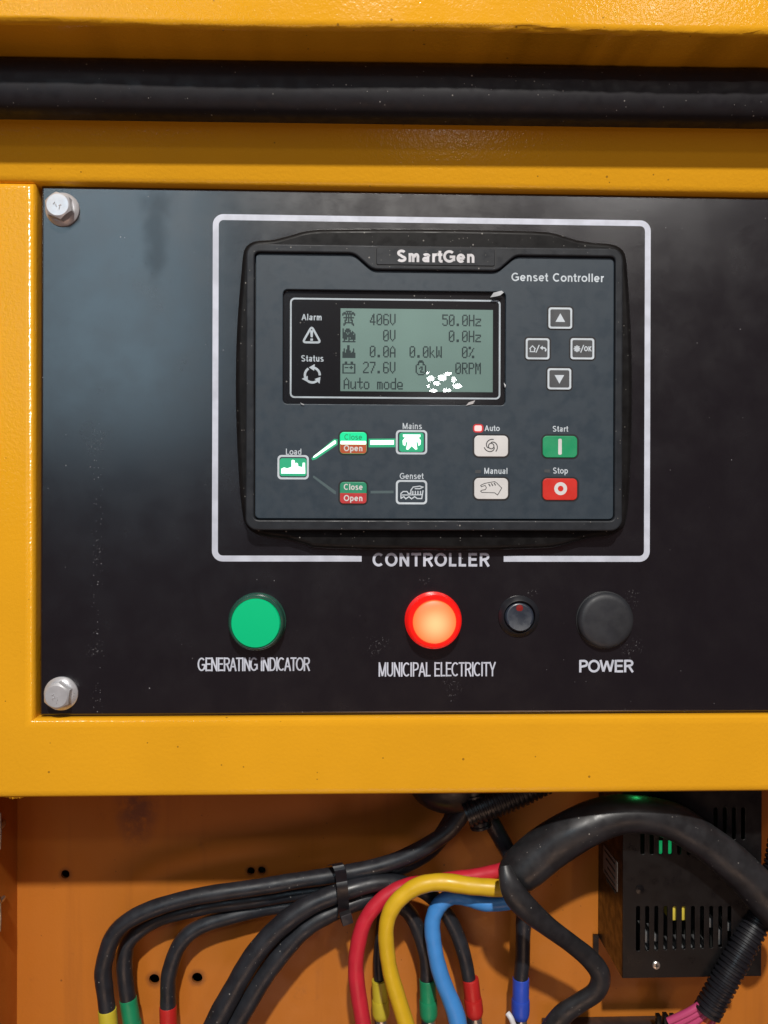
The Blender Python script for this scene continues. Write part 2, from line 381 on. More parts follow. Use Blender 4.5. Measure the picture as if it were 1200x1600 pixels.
def tube(path, sides=18, cap=True, flat=1.0):
    """path: (x, y, z, r) list"""
    P = [Vector(p[:3]) for p in path]; V, F = [], []
    T = [(P[min(i + 1, len(P) - 1)] - P[max(i - 1, 0)]).normalized() for i in range(len(P))]
    up = Vector((0, -1, 0)); u = (up - T[0] * up.dot(T[0])).normalized()
    for i, p in enumerate(P):
        u = (u - T[i] * u.dot(T[i])).normalized(); v = T[i].cross(u)
        for k in range(sides):
            a = 2 * math.pi * k / sides
            V.append(p + (u * (math.cos(a) * flat) + v * math.sin(a)) * path[i][3])
    for i in range(len(P) - 1):
        for k in range(sides):
            a, b2 = i * sides + k, i * sides + (k + 1) % sides
            F.append((a, b2, b2 + sides, a + sides))
    if cap:
        F.append(tuple(range(sides))[::-1]); F.append(tuple(range((len(P) - 1) * sides, len(P) * sides)))
    return mesh(V, F, 50)
def ppath(pts, n=8):
    """photograph (px, py, Y, half-width px) -> world tube path"""
    q = []
    for (px, py, Y, r) in catmull(pts, n):
        a = at(px, py, Y); q.append((a.x, a.y, a.z, r * S * (D + Y) / D))
    return q

# flat print: ribbons and filled shapes, each layer a hair above the last
class Print:
    def __init__(s, Y, eps=0.000012): s.V, s.F, s.Y, s.eps, s.k = [], [], Y, eps, 0
    def _y(s): s.k += 1; return s.Y - s.eps * (1 + s.k % 12)
    def poly(s, pts):
        y = s._y(); b0 = len(s.V); s.V += [(p[0], y, p[1]) for p in pts]
        for t in tessellate_polygon([[Vector((p[0], p[1], 0)) for p in pts]]): s.F.append(tuple(b0 + i for i in t))
    def ring(s, a, b2):
        y = s._y(); n = len(a); b0 = len(s.V); s.V += [(p[0], y, p[1]) for p in a] + [(p[0], y, p[1]) for p in b2]
        for k in range(n): s.F.append((b0 + k, b0 + (k + 1) % n, b0 + n + (k + 1) % n, b0 + n + k))
    def ribbon(s, pts, w, closed=False):
        P = [Vector(p) for p in pts]; n = len(P); L, Rr = [], []
        for i in range(n):
            if closed: a, c = P[i - 1], P[(i + 1) % n]
            else: a, c = P[max(i - 1, 0)], P[min(i + 1, n - 1)]
            d1 = (P[i] - a); d2 = (c - P[i])
            d1 = d1.normalized() if d1.length > 1e-12 else d2.normalized()
            d2 = d2.normalized() if d2.length > 1e-12 else d1
            n1 = Vector((-d1.y, d1.x)); n2 = Vector((-d2.y, d2.x)); m_ = n1 + n2
            m_ = m_.normalized() if m_.length > 1e-6 else n1
            k = min(1 / max(m_.dot(n1), 0.35), 2.2) * w / 2
            L.append(P[i] + m_ * k); Rr.append(P[i] - m_ * k)
        y = s._y(); b0 = len(s.V)
        s.V += [(p.x, y, p.y) for p in L] + [(p.x, y, p.y) for p in Rr]
        for i in range(n if closed else n - 1):
            j = (i + 1) % n; s.F.append((b0 + i, b0 + j, b0 + n + j, b0 + n + i))
    def build(s, name, mat, parent, label=None):
        me = bpy.data.meshes.new('m'); me.from_pydata(s.V, [], s.F); me.update()
        bm = bmesh.new(); bm.from_mesh(me)
        for f in bm.faces:
            f.normal_update()
            if f.normal.y > 0: f.normal_flip()
        bm.to_mesh(me); bm.free()
        return obj(name, me, mat, parent, label)

# ------------------------------------------------------------------ a plain grotesque stroke alphabet (cap height 1)
def el(cx, cy, rx, ry, a0, a1, n=14): return [(cx + rx * math.cos(R(a0 + (a1 - a0) * k / n)), cy + ry * math.sin(R(a0 + (a1 - a0) * k / n))) for k in range(n + 1)]
def glyph(ch, w):
    h = w / 2; t = 1 - h; X = 0.73          # x-height
    xt = X - h; xm = X / 2
    def bowl(cx, rx): return ('c', el(cx, xm, rx - h, xm - h, 0, 360, 24)[:-1])
    G = {
     'C': (0.78, [el(.41, .5, .40 - h, .5 - h, 48, 312, 26)]),
     'O': (0.84, [('c', el(.42, .5, .41 - h, .5 - h, 0, 360, 32)[:-1])]),
     'G': (0.84, [el(.42, .5, .41 - h, .5 - h, 46, 318, 26) + [(.80 - h, .17)], [(.80 - h, .13), (.80 - h, .47)], [(.44, .47), (.80, .47)]]),
     'N': (0.78, [[(.07 + h, 0), (.07 + h, 1)], [(.71 - h, 0), (.71 - h, 1)], [(.07 + h, 1 - h * .6), (.71 - h, h * .6)]]),
     'T': (0.68, [[(.34, 0), (.34, 1 - w)], [(.02, t), (.66, t)]]),
     'R': (0.77, [[(.08 + h, 0), (.08 + h, 1)], [(.08 + h, t), (.42, t)] + el(.44, .735 - h * .1, .28 - h, .265 - h * .9, 88, -88, 12) + [(.08 + h, .47)], [(.42, .47), (.70 - h * .3, 0)]]),
     'L': (0.60, [[(.08 + h, 0), (.08 + h, 1)], [(.08 + w, h), (.57, h)]]),
     'E': (0.70, [[(.08 + h, 0), (.08 + h, 1)], [(.08 + w, h), (.66, h)], [(.08 + w, t), (.65, t)], [(.08 + w, .52), (.61, .52)]]),
     'A': (0.74, [[(.01 + h * .9, 0), (.37, 1 - h * .6)], [(.73 - h * .9, 0), (.37, 1 - h * .6)], [(.18, .33), (.56, .33)]]),
     'I': (0.30, [[(.15, 0), (.15, 1)]]),
     'D': (0.79, [[(.08 + h, 0), (.08 + h, 1)], [(.08 + h, t), (.36, t)] + el(.38, .5, .37 - h, .5 - h, 88, -88, 18) + [(.08 + h, h)]]),
     'M': (0.90, [[(.07 + h, 0), (.07 + h, 1)], [(.83 - h, 0), (.83 - h, 1)], [(.07 + h, 1 - h * .5), (.45, h * .8)], [(.83 - h, 1 - h * .5), (.45, h * .8)]]),
     'U': (0.78, [[(.07 + h, 1), (.07 + h, .36)] + el(.39, .34, .32 - h, .34 - h, 180, 360, 16) + [(.71 - h, .36), (.71 - h, 1)]]),
     'P': (0.72, [[(.08 + h, 0), (.08 + h, 1)], [(.08 + h, t), (.40, t)] + el(.42, .715, .27 - h, .285 - h, 88, -88, 12) + [(.08 + h, .43 + h * .1)]]),
     'W': (1.00, [[(.01 + h * .8, 1), (.27, h * .8)], [(.27, h * .8), (.50, 1 - h)], [(.50, 1 - h), (.73, h * .8)], [(.73, h * .8), (.99 - h * .8, 1)]]),
     'Y': (0.72, [[(.36, 0), (.36, .44)], [(.02 + h * .8, 1), (.36, .42)], [(.70 - h * .8, 1), (.36, .42)]]),
     'S': (0.72, [el(.355, .735 - h * .1, .27 - h * .7, .265 - h * .9, 28, 250, 14) + el(.355, .255 + h * .1, .30 - h * .8, .255 - h * .9, 75, -155, 16)]),
     'K': (0.72, [[(.08 + h, 0), (.08 + h, 1)], [(.10 + h, .36), (.64, 1)], [(.30, .58), (.68, 0)]]),
     'a': (0.60, [el(.30, .52, .22 - h * .6, .21 - h, 160, 20, 10) + [(.50 - h, .48), (.50 - h, 0)], ('c', el(.255, .225, .225 - h, .215 - h, 0, 360, 18)[:-1])]),
     'r': (0.40, [[(.07 + h, 0), (.07 + h, X)], el(.36, .40, .28 - h, X - .40 - h, 170, 85, 8)]),
     't': (0.36, [[(.17, .95), (.17, h + .07), (.22, h), (.34, h)], [(.01, xt), (.33, xt)]]),
     'e': (0.64, [[(.06 + h, .36), (.58 - h * .4, .36)], el(.32, xm, .29 - h, xm - h, 0, 318, 24)]),
     'n': (0.62, [[(.07 + h, 0), (.07 + h, X)], [(.07 + h, .40)] + el(.315, .44, .245 - h, X - .44 - h, 175, 0, 12) + [(.56 - h, .40), (.56 - h, 0)]]),
     's': (0.56, [el(.28, .53, .21 - h * .7, .20 - h * .9, 25, 255, 12) + el(.28, .20, .24 - h * .8, .20 - h * .9, 75, -150, 12)]),
     'o': (0.64, [bowl(.32, .31)]),
     'l': (0.28, [[(.14, 0), (.14, 1)]]),
     'i': (0.28, [[(.14, 0), (.14, X)], [(.14, 1 - w), (.14, 1)]]),
     'd': (0.63, [bowl(.30, .28), [(.56 - h, 0), (.56 - h, 1)]]),
     'p': (0.63, [bowl(.33, .28), [(.07 + h, -.27), (.07 + h, X)]]),
     'u': (0.62, [[(.56 - h, 0), (.56 - h, X)], [(.07 + h, X), (.07 + h, .30)] + el(.305, .28, .235 - h, .28 - h, 180, 350, 12)]),
     'm': (0.92, [[(.07 + h, 0), (.07 + h, X)], [(.07 + h, .42)] + el(.27, .46, .20 - h, X - .46 - h, 175, 0, 10) + [(.47 - h, .42), (.47 - h, 0)], [(.47 - h, .42)] + el(.67 - h, .46, .20 - h, X - .46 - h, 175, 0, 10) + [(.87 - w, .42), (.87 - w, 0)]]),
     '/': (0.36, [[(.02, -.05), (.34, 1.05)]]),
     ' ': (0.40, []),
    }
    return G[ch]
def text(pr, s, x0, x1, zb, cap, w, track=0.02):
    """write s between world x0..x1, baseline zb, cap height cap, weight w (of cap)"""
    adv = []; tot = 0
    for ch in s: adv.append(tot); tot += glyph(ch, w)[0] + track
    k = (x1 - x0) / (tot - track)
    for ch, a in zip(s, adv):
        for st in glyph(ch, w)[1]:
            closed = isinstance(st, tuple); q = st[1] if closed else st
            pr.ribbon([(x0 + (a + p[0]) * k, zb + p[1] * cap) for p in q], w * (k * 0.55 + cap * 0.45), closed)
def ptext(pr, s, px0, px1, py_top, py_base, Y, w, track=0.02):
    cx, cy = (px0 + px1) / 2, (py_top + py_base) / 2; L = Loc(cx, cy, Y)
    (x0, zb), (x1, zt) = L.p(px0, py_base), L.p(px1, py_top)
    text(pr, s, x0, x1, zb, zt - zb, w, track)

# ================================================================== STRUCTURE
YB = 0.090                               # back wall of the wiring bay
# back wall with drilled holes
hp = [(102, 1366, 6.5), (392, 1361, 6.0), (409, 1360, 6.0), (241, 1530, 8.0), (308, 1528, 8.2)]
tl, br = at(-140, 1120, YB), at(1380, 1760, YB)
wl = at(27, 1400, YB).x
holes = []
for (px, py, r) in hp:
    c = at(px, py, YB); holes.append(circ((c.x, c.z), r * S * 1.2, 20))
back = obj('back_wall', plate([(br.x, tl.z), (wl, tl.z), (wl, br.z), (br.x, br.z)], holes, YB, YB + 0.002), 'yellow_shaded')
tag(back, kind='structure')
tag(obj('dark_backing', box(wl - .05, br.x + .05, YB + 0.02, YB + 0.022, br.z - .05, tl.z + .05), 'inside'), kind='structure')  # added black sheet that keeps the drilled holes dark
sw = obj('side_wall', box(wl - 0.002, wl, 0.020, YB + 0.002, br.z, tl.z), 'yellow_shaded'); tag(sw, kind='structure')
tag(obj('bay_ceiling', box(wl, br.x, 0.022, YB - 0.0005, tl.z, tl.z + 0.002), 'yellow_shaded'), kind='structure')

# ------------------------------------------------------------------ yellow panel frame
YFR = -0.004
fr = empty('panel_frame', (at(-60, 1245, 0).x, 0, at(0, 1245, 0).z), 'yellow painted steel frame around the black control panel', 'frame')
xl, xo, xr = at(-130, 800, YFR).x, at(53, 700, YFR).x, at(1400, 800, YFR).x
zt, zo, zb = at(20, 283, YFR).z, at(600, 1121, YFR).z, at(600, 1244, YFR).z
obj('post_and_bottom_rail', plate([(xl, zt), (xl, zb), (xr, zb), (xr, zo), (xo, zo), (xo, zt)], [], YFR, 0.018, 0.0042, 6), 'yellow', fr)
# top rail: folded sheet leaning out at the top so that it faces slightly down
zl = at(300, 289, YFR).z
prof = [(0.014, zl), (-0.0012, zl), (-0.0028, zl + .0006), (-0.0040, zl + .0018), (-0.0046, zl + .0036), (-0.0215, zl + 0.048), (-0.0215, zl + 0.062), (0.014, zl + 0.062)]
V = [(x, y, z) for x in (xl, xr) for (y, z) in prof]; n = len(prof)
F = [(i, (i + 1) % n, n + (i + 1) % n, n + i) for i in range(n)] + [tuple(range(n))[::-1], tuple(range(n, 2 * n))]
obj('top_rail', mesh(V, F, 40), 'yellow', fr)
# rough burr of paint at the lower left corner
Lc = []
for k in range(26):
    t = k / 25; px = 4 + 52 * t
    Lc.append((*at(px, 1243.5 + 1.6 * math.sin(t * 5) + random.uniform(-.7, .7), -0.0005), S * (1.6 + 1.6 * math.sin(t * math.pi)) * (0.6 + 0.8 * random.random())))
obj('paint_burr', tube(Lc, 8), 'yellow', fr)

# ------------------------------------------------------------------ overhanging canopy edge and its rubber seal
YL, YS = -0.058, -0.024
zlip = at(600, 104, YS).z
lip = empty('canopy_edge', (0, YL, zlip), 'bright yellow overhanging canopy edge along the top', 'canopy')
x0, x1 = -0.36, 0.40
r_ = 0.0035
prof = [(-0.002, zlip), (YL + r_, zlip)] + [(YL + r_ - r_ * math.sin(R(a)), zlip + r_ - r_ * math.cos(R(a))) for a in (15, 30, 45, 60, 75)] + [(YL, zlip + r_), (YL, zlip + 0.10), (-0.002, zlip + 0.10)]
V = []; NX = 160
for i in range(NX + 1):
    x = x0 + (x1 - x0) * i / NX
    for j, (y, z) in enumerate(prof):
        dz = 0.0
        if 1 <= j <= 5: dz = 0.0005 * math.sin(x * 31) + random.uniform(-.00022, .00022) * (2.2 if x > 0.06 else 1)
        V.append((x, y, z + dz))
n = len(prof)
F = [(i * n + j, i * n + (j + 1) % n, (i + 1) * n + (j + 1) % n, (i + 1) * n + j) for i in range(NX) for j in range(n)] + [tuple(range(n))[::-1], tuple(range(NX * n, NX * n + n))]
V = [(x, y, z + 0.0075 * x) for (x, y, z) in V]
obj('edge_sheet', mesh(V, F, 60), 'yellow', lip)
seal_root = empty('rubber_seal', (0, YS, at(600, 150, YS).z), 'black rubber bulb seal running under the yellow canopy edge', 'seal')
za, zc = zlip - 0.0002, at(600, 183, YS - 0.004).z
zm, hr = (za + zc) / 2, (za - zc) / 2
sp = []
for k in range(37):
    a = R(-90 + 180 * k / 36)
    sp.append((YS - 0.0105 * max(math.cos(a), 0) ** 0.75, zm + hr * math.sin(a)))
sp = [(YS + 0.004, zc)] + sp + [(YS + 0.004, za)]
V = [(x, y, z + 0.006 * x) for x in (x0, x1) for (y, z) in sp]; n = len(sp)
F = [(i, (i + 1) % n, n + (i + 1) % n, n + i) for i in range(n)]
obj('bulb', mesh(V, F, 75), 'rubber', seal_root)

# ================================================================== BLACK CONTROL PANEL
zpt, zpb = at(300, 294, 0).z, at(300, 1117, 0).z
xpl = at(63, 700, 0).x
pan = empty('control_panel', (0, 0, zpb), 'black powder coated steel panel with white printed frame and captions', 'panel')
obj('plate', plate([(0.42, zpt), (xpl, zpt), (xpl, zpb), (0.42, zpb)], [], 0.0, 0.006, 0.0014, 3), 'panel', pan)
pr = Print(0.0, 0.00002)
X0, X1 = at(336.5, 600, 0).x, at(1011.5, 600, 0).x
Z1, Z0 = at(675, 344, 0).z, at(675, 873, 0).z
gl, gr = at(565, 875, 0).x, at(787, 875, 0).x
wd, rr = 9.2 * S, 12 * S
path = [(gl, Z0)] + [(X0 + rr + rr * math.cos(R(a)), Z0 + rr + rr * math.sin(R(a))) for a in range(270, 179, -15)] + \
       [(X0 + rr + rr * math.cos(R(a)), Z1 - rr + rr * math.sin(R(a))) for a in range(180, 89, -15)] + \
       [(X1 - rr + rr * math.cos(R(a)), Z1 - rr + rr * math.sin(R(a))) for a in range(90, -1, -15)] + \
       [(X1 - rr + rr * math.cos(R(a)), Z0 + rr + rr * math.sin(R(a))) for a in range(0, -91, -15)] + [(gr, Z0)]
pr.ribbon(path, wd); pr.build('printed_border', 'print', pan)
for (s, a, b2, t_, bs, wt, tr) in (('CONTROLLER', 582, 766, 864, 885, 0.175, 0.04), ('GENERATING INDICATOR', 309, 485, 1027, 1048.5, 0.135, -0.085),
                                   ('MUNICIPAL ELECTRICITY', 591, 775, 1034.5, 1057, 0.125, -0.05), ('POWER', 903, 991, 1031, 1050.5, 0.16, -0.06)):
    pr = Print(0.0, 0.00002); ptext(pr, s, a, b2, t_, bs, 0.0, wt, tr); pr.build('lettering', 'print', pan)
# flanged bolts
def bolt(px, py, rot, marks):
    c = at(px, py, -0.001); c2 = (c.x, c.z)
    fl = obj('bolt', lathe(c2, [(0.0088, 0.0), (0.0088, -0.0009), (0.0085, -0.0013), (0.0068, -0.0024), (0.004, -0.0024)], 40, 25), 'zinc', pan)
    V = []; rh = 0.0072
    for (r0, y) in ((rh, -0.0020), (rh, -0.0066)):
        V += [(c.x + r0 * math.cos(R(rot + 60 * k)), y, c.z + r0 * math.sin(R(rot + 60 * k))) for k in range(6)]
    F = [(k, (k + 1) % 6, 6 + (k + 1) % 6, 6 + k) for k in range(6)]
    # chamfered crown: each hexagon corner pulled down to a round top
    b0 = len(V); n2 = 36
    for k in range(n2):
        a = 360 * k / n2; fr_ = rh * math.cos(R(30)) / math.cos(R((a % 60) - 30))
        V.append((c.x + fr_ * math.cos(R(rot + a)), -0.0066 - 0.0009 * (1 - (fr_ / rh - .866) / .134), c.z + fr_ * math.sin(R(rot + a))))
    for k in range(n2):
        a = 360 * k / n2; V.append((c.x + 0.0056 * math.cos(R(rot + a)), -0.0080, c.z + 0.0056 * math.sin(R(rot + a))))
    F += [(b0 + k, b0 + (k + 1) % n2, b0 + n2 + (k + 1) % n2, b0 + n2 + k) for k in range(n2)]
    F.append(tuple(range(b0 + n2, b0 + 2 * n2)))
    for s in range(6):
        F.append((6 + s, 6 + (s + 1) % 6) + tuple(b0 + (s * 6 + 6 - j) % n2 for j in range(7)))
    obj('hex_head', mesh(V, F, 28), 'zinc', fl)
    ms = []
    for (dx, dz, l, a) in marks:
        q = Vector((c.x + dx * S, 0, c.z + dz * S)); dv = Vector((math.cos(R(a)), 0, math.sin(R(a)))) * l * S
        ms.append(tube([(*(q - dv + Vector((0, -0.0080, 0))), 0.9 * S), (*(q + dv + Vector((0, -0.0080, 0))), 0.9 * S)], 6))
    obj('head_marking', join(ms), 'zinc', fl)
bolt(97, 327, 40, ((-5, 2, 2, 60), (-2, -1, 2, 110), (4, -1, 2, 20), (3, -5, 2, 80)))
bolt(95, 1084, 25, ((-5, 3, 2.2, 30), (-2, 0, 2, 100), (-5, -3, 1.5, 70), (2, -3, 2.4, 95), (1, -8, 2.4, 85)))

# ================================================================== CONTROLLER
YF, YR, YW = -0.0088, -0.0108, -0.0066
ct = empty('genset_controller', (at(680, 850, 0).x, 0, at(680, 850, 0).z), 'dark grey generator controller with lit display and keypad', 'controller')
base_px = [(379, 408), (383, 389), (398, 378), (428, 375), (456, 368), (478, 362), (520, 359), (680, 359), (830, 362), (868, 366), (897, 375), (925, 380), (952, 382), (969, 389), (977, 404),
           (981, 450), (985, 520), (987, 600), (986, 680), (983, 760), (977, 814), (967, 829), (950, 837), (925, 840), (900, 846), (875, 853), (840, 857), (700, 860), (510, 857), (478, 851), (450, 843),
           (420, 839), (398, 833), (385, 821), (379, 800), (373, 740), (369, 640), (369, 560), (372, 490)]
cl = catmull(base_px + base_px[:1], 4)[:-1]
bp = [(at(a, b2, -0.003).x, at(a, b2, -0.003).z) for (a, b2) in cl]
obj('housing', plate(bp, [], -0.0060, -0.0002, 0.0026, 4), 'housing', ct)
def poly_round(pts, r, n=4):
    out = []
    for i, p in enumerate(pts):
        p = Vector(p); a = Vector(pts[i - 1]); c = Vector(pts[(i + 1) % len(pts)])
        d1 = (a - p).normalized(); d2 = (c - p).normalized(); k = min(r, (a - p).length / 2.1, (c - p).length / 2.1)
        for j in range(n + 1):
            t = j / n; q = (p + d1 * k) * (1 - t) ** 2 + p * 2 * t * (1 - t) + (p + d2 * k) * t * t; out.append((q.x, q.y))
    return out
def fascia_outline(g, Y):
    x0, x1 = at(397 + g, 600, Y).x, at(961 - g, 600, Y).x
    zt_, zb_ = at(680, 397 + g, Y).z, at(680, 813 - g, Y).z
    zn = at(680, 422 + g, Y).z
    xs = [at(v, 410, Y).x for v in (553 - g * .4, 582 - g * .4, 777 + g * .4, 806 + g * .4)]
    return poly_round([(x0, zb_), (x1, zb_), (x1, zt_), (xs[3], zt_), (xs[2], zn), (xs[1], zn), (xs[0], zt_), (x0, zt_)], 0.0028, 5)
obj('rim', plate(prect(384, 384, 973, 829, YR, 18), [fascia_outline(0, YR)], YR, -0.0055, 0.0008, 3), 'rim', ct)
win_hole = prect(442, 454, 790, 632, YF, 7)
obj('fascia', plate(fascia_outline(2.0, YF), [win_hole], YF, -0.0062, 0.0004, 2), 'fascia', ct)
obj('groove', plate(fascia_outline(-4, YF), [], -0.00635, -0.00605), 'groove', ct)
# brand plate
lp = obj('name_plate', plate(prect(588, 388, 773, 415, YR, 3), [], YR - 0.0004, YR + 0.001, 0.0003, 2), 'rim', ct)
pr = Print(YR, 0.00001); pr.ring(prect(586, 386, 775, 417, YR, 4.5), prect(588.5, 388.5, 772.5, 414.5, YR, 3)); pr.build('plate_outline', 'groove', lp)
pr = Print(YR - 0.0004); ptext(pr, 'SmartGen', 619, 743, 391, 410, YR - 0.0004, 0.19, 0.0); pr.build('lettering', 'silver_print', lp)
pr = Print(YF); ptext(pr, 'Genset Controller', 799, 944, 427, 440, YF, 0.15, 0.03); pr.build('lettering', 'soft_print', ct)

# display window
wn = obj('display_window', plate(prect(440, 452, 792, 634, YW, 6), [], YW, -0.0061), 'window', ct)
pr = Print(YW); L = Loc(617, 545, YW)
pr.ring(prect(453, 467, 782, 623, YW, 7), prect(455.6, 469.6, 779.4, 620.4, YW, 5)); pr.build('white_outline', 'soft_print', wn)
pr = Print(YW)
ptext(pr, 'Alarm', 471, 504, 490.5, 500.5, YW, 0.16, 0.03); ptext(pr, 'Status', 470, 506, 555, 565, YW, 0.16, 0.03)
pr.build('lettering', 'soft_print', wn)
pr = Print(YW); L = Loc(487, 523, YW)
tri = L.l([(487, 510), (501, 535), (473, 535)])
pr.ribbon(poly_round(tri, 5 * S), 3.2 * S, True)
pr.poly(L.l([(484.6, 516), (489.4, 516), (488.6, 527), (485.4, 527)])); pr.poly(L.l([(485, 529), (489, 529), (489, 532.5), (485, 532.5)]))
pr.build('alarm_symbol', 'soft_print', wn)
pr = Print(YW); L = Loc(488, 586, YW)
for a in (92, 215, 325):
    pr.ribbon([L.p(488 + 11.6 * math.cos(R(a - k)), 586 - 11.6 * math.sin(R(a - k))) for k in range(10, 100, 6)], 3.6 * S)
    tx, ty, nx, ny = -math.sin(R(a)), -math.cos(R(a)), math.cos(R(a)), -math.sin(R(a))
    q = (488 + 11.6 * nx, 586 + 11.6 * ny)
    pr.poly([L.p(q[0] + nx * u + tx * v, q[1] + ny * u + ty * v) for (u, v) in ((-5.0, -3.0), (5.5, -4.5), (0.5, 5))])
pr.build('status_symbol', 'soft_print', wn)
# liquid crystal panel and its dots
lcd = obj('lcd', plate(prect(532, 483, 770, 612, YW - 0.0002, 0), [], YW - 0.0002, YW + 0.0002), 'lcd', wn)
FONT = {
 '0': '.###. #...# #...# #..## #.#.# ##..# #...# #...# .###.', '4': '...#. ..##. ..##. .#.#. .#.#. #..#. ##### ...#. ...#.',
 '6': '.###. #...# #.... #.... ####. #...# #...# #...# .###.', 'V': '#...# #...# #...# #...# #...# #...# #...# .#.#. ..#..',
 '5': '##### #.... #.... ####. ....# ....# ....# #...# .###.', '.': '..... ..... ..... ..... ..... ..... ..... .##.. .##..',
 'H': '#...# #...# #...# #...# ##### #...# #...# #...# #...#', 'z': '..... ..... ..... ##### ....# ..##. .#... #.... #####',
 'A': '..#.. .#.#. #...# #...# #...# ##### #...# #...# #...#', 'k': '#.... #.... #.... #..#. #.#.. ##... #.#.. #..#. #...#',
 'W': '#...# #...# #...# #.#.# #.#.# #.#.# #.#.# ##.## #...#', '%': '##... ##..# ...#. ...#. ..#.. .#... .#... #..## ...##',
 '2': '.###. #...# ....# ....# ...#. ..#.. .#... #.... #####', '7': '##### ....# ....# ...#. ...#. ..#.. ..#.. .#... .#...',
 'R': '####. #...# #...# #...# ####. #.#.. #..#. #..#. #...#', 'P': '####. #...# #...# #...# ####. #.... #.... #.... #....',
 'M': '#...# ##.## ##.## #.#.# #.#.# #.#.# #...# #...# #...#', 'u': '..... ..... ..... #...# #...# #...# #...# #..## .##.#',
 't': '..#.. ..#.. ..#.. ##### ..#.. ..#.. ..#.. ..#.# ...#.', 'o': '..... ..... ..... .###. #...# #...# #...# #...# .###.',
 'm': '..... ..... ..... ####. #.#.# #.#.# #.#.# #.#.# #.#.#', 'd': '....# ....# ....# .#### #...# #...# #...# #...# .####',
 'e': '..... ..... ..... .###. #...# #...# ##### #.... .####', ' ': '..... ..... ..... ..... ..... ..... ..... ..... .....'}
ICON = {
 'pylon': '...#####... .##.#.#.##. ########### #..#.#.#..# ...#.#.#... .######### ...#.#.#... ..##.#.##.. ..#..#..#.. ..#######.. .##.....##. .#.......#.',
 'genset': '#..###..... #.#####.... #.#####.#.. ###.#.####. ####.####.# ########### ########### ####.#.#### .###.###### .#...#...#. ########### ',
 'load': '....##..... ....##..... ....##..... .#..##...#. .#.###...#. .#.####..#. ##.####.##. ########### ########### ########### ########### ###########',
 'battery': '..##...##.. ..##...##.. ########### #.........# #......#..# #.###.###.# #......#..# #.........# #.........# #.........# ###########',
 'engine': '...###..... ..#####.... ..#...#.... .##...##... #.......#.. #...##..#.. #..#.#..#.. #....#..#.. #...#...#.. #...###.#.. .#.....#... ..#####....'}
DX, DY = 1.74, 2.0
def bitmap(pr, rows, px, py, L, dx=DX, dy=DY):
    for j, row in enumerate(rows.split()):
        i = 0
        while i < len(row):
            if row[i] == '#':
                k = i
                while k + 1 < len(row) and row[k + 1] == '#': k += 1
                g = -0.10
                a, b2 = L.p(px + (i + g) * dx, py + (j + g) * dy), L.p(px + (k + 1 - g) * dx, py + (j + 1 - g * 0) * dy)
                y = pr.Y - pr.eps; n0 = len(pr.V)
                pr.V += [(a[0], y, a[1]), (b2[0], y, a[1]), (b2[0], y, b2[1]), (a[0], y, b2[1])]; pr.F.append((n0, n0 + 1, n0 + 2, n0 + 3)); i = k
            i += 1
L = Loc(651, 548, YW - 0.0002)
for (s, px, py) in (('406V', 578, 491), ('0V', 598.7, 516), ('0.0A', 578, 541), ('27.6V', 567.6, 566), ('Auto mode', 537.5, 591),
                    ('50.0Hz', 691, 491), ('0.0Hz', 701.3, 516), ('0.0kW', 640, 541), ('0%', 722, 541), ('0RPM', 711.7, 566)):
    pr = Print(YW - 0.0002, 0.00003)
    for k, ch in enumerate(s): bitmap(pr, FONT[ch], px + k * 10.4, py, L)
    pr.build('display_text', 'lcd_ink', lcd)
for (nm, px, py) in (('pylon', 535, 487), ('genset', 535.5, 514.5), ('load', 535.5, 540.5), ('battery', 535.5, 566), ('engine', 649.5, 563)):
    pr = Print(YW - 0.0002, 0.00003); bitmap(pr, ICON[nm], px, py, L, 1.82, {'load': 1.66, 'battery': 1.70}.get(nm, 1.95)); pr.build('display_icon', 'lcd_ink', lcd)
pr = Print(YW - 0.00073); pr.poly(prect(443, 455, 789, 631, YW - 0.0007, 6)); pr.build('window_pane', 'glass', wn)
for k, (px, py, sh) in enumerate(((777, 461, [(-11, 4), (-6, -3), (6, -6), (10, -4), (4, 1), (-3, 3)]), (736, 630, [(-8, 4), (-4, -1), (6, -4), (3, 1)]), (473, 630, [(-4, -1), (0, 1), (3, 2), (1, 3), (-2, 2)]), (789, 602, [(-2, -4), (1, 0), (0, 4), (-1, 3)]))):
    c = at(px, py, YF - 0.0003); V = [(c.x + a * S, c.y - 0.0003 - 0.0004 * (i % 3), c.z - b2 * S) for i, (a, b2) in enumerate(sh)]
    V += [(v[0], v[1] + 0.0001, v[2]) for v in V]; n = len(sh)
    obj('film_flake', mesh(V, [tuple(range(n)), tuple(range(n, 2 * n))[::-1]] + [(i, (i + 1) % n, n + (i + 1) % n, n + i) for i in range(n)]), 'film', wn)
# the lamp cluster whose mirror image stands in the display window
YG = YW - 0.00075
for (px, py, wx, wy) in ((668, 583, 5, 4), (673, 591.5, 12, 9), (691, 590.5, 13, 9.5), (700, 584, 11, 6), (682, 599, 11, 6.5), (709, 593, 8, 9), (669, 603, 5, 5), (714, 603, 15, 8), (677, 610.5, 13, 5), (698, 610, 14, 6)):
    p = at(px, py, YG); d = p - CAM; d.y = -d.y; t = 1.2
    l = bpy.data.lights.new('led_chip', 'AREA'); l.shape = 'ELLIPSE'; l.size = wx * 0.98 * S * (1 + t); l.size_y = wy * 0.98 * S * (1 + t)
    l.energy = 60 * math.pi * (math.pi / 4 * l.size * l.size_y) * math.pi / 4; l.color = (1, 1, 1)
    o = bpy.data.objects.new('led_chip', l); col.objects.link(o); o.location = p + d * t; o.rotation_euler = (R(90), 0, 0)

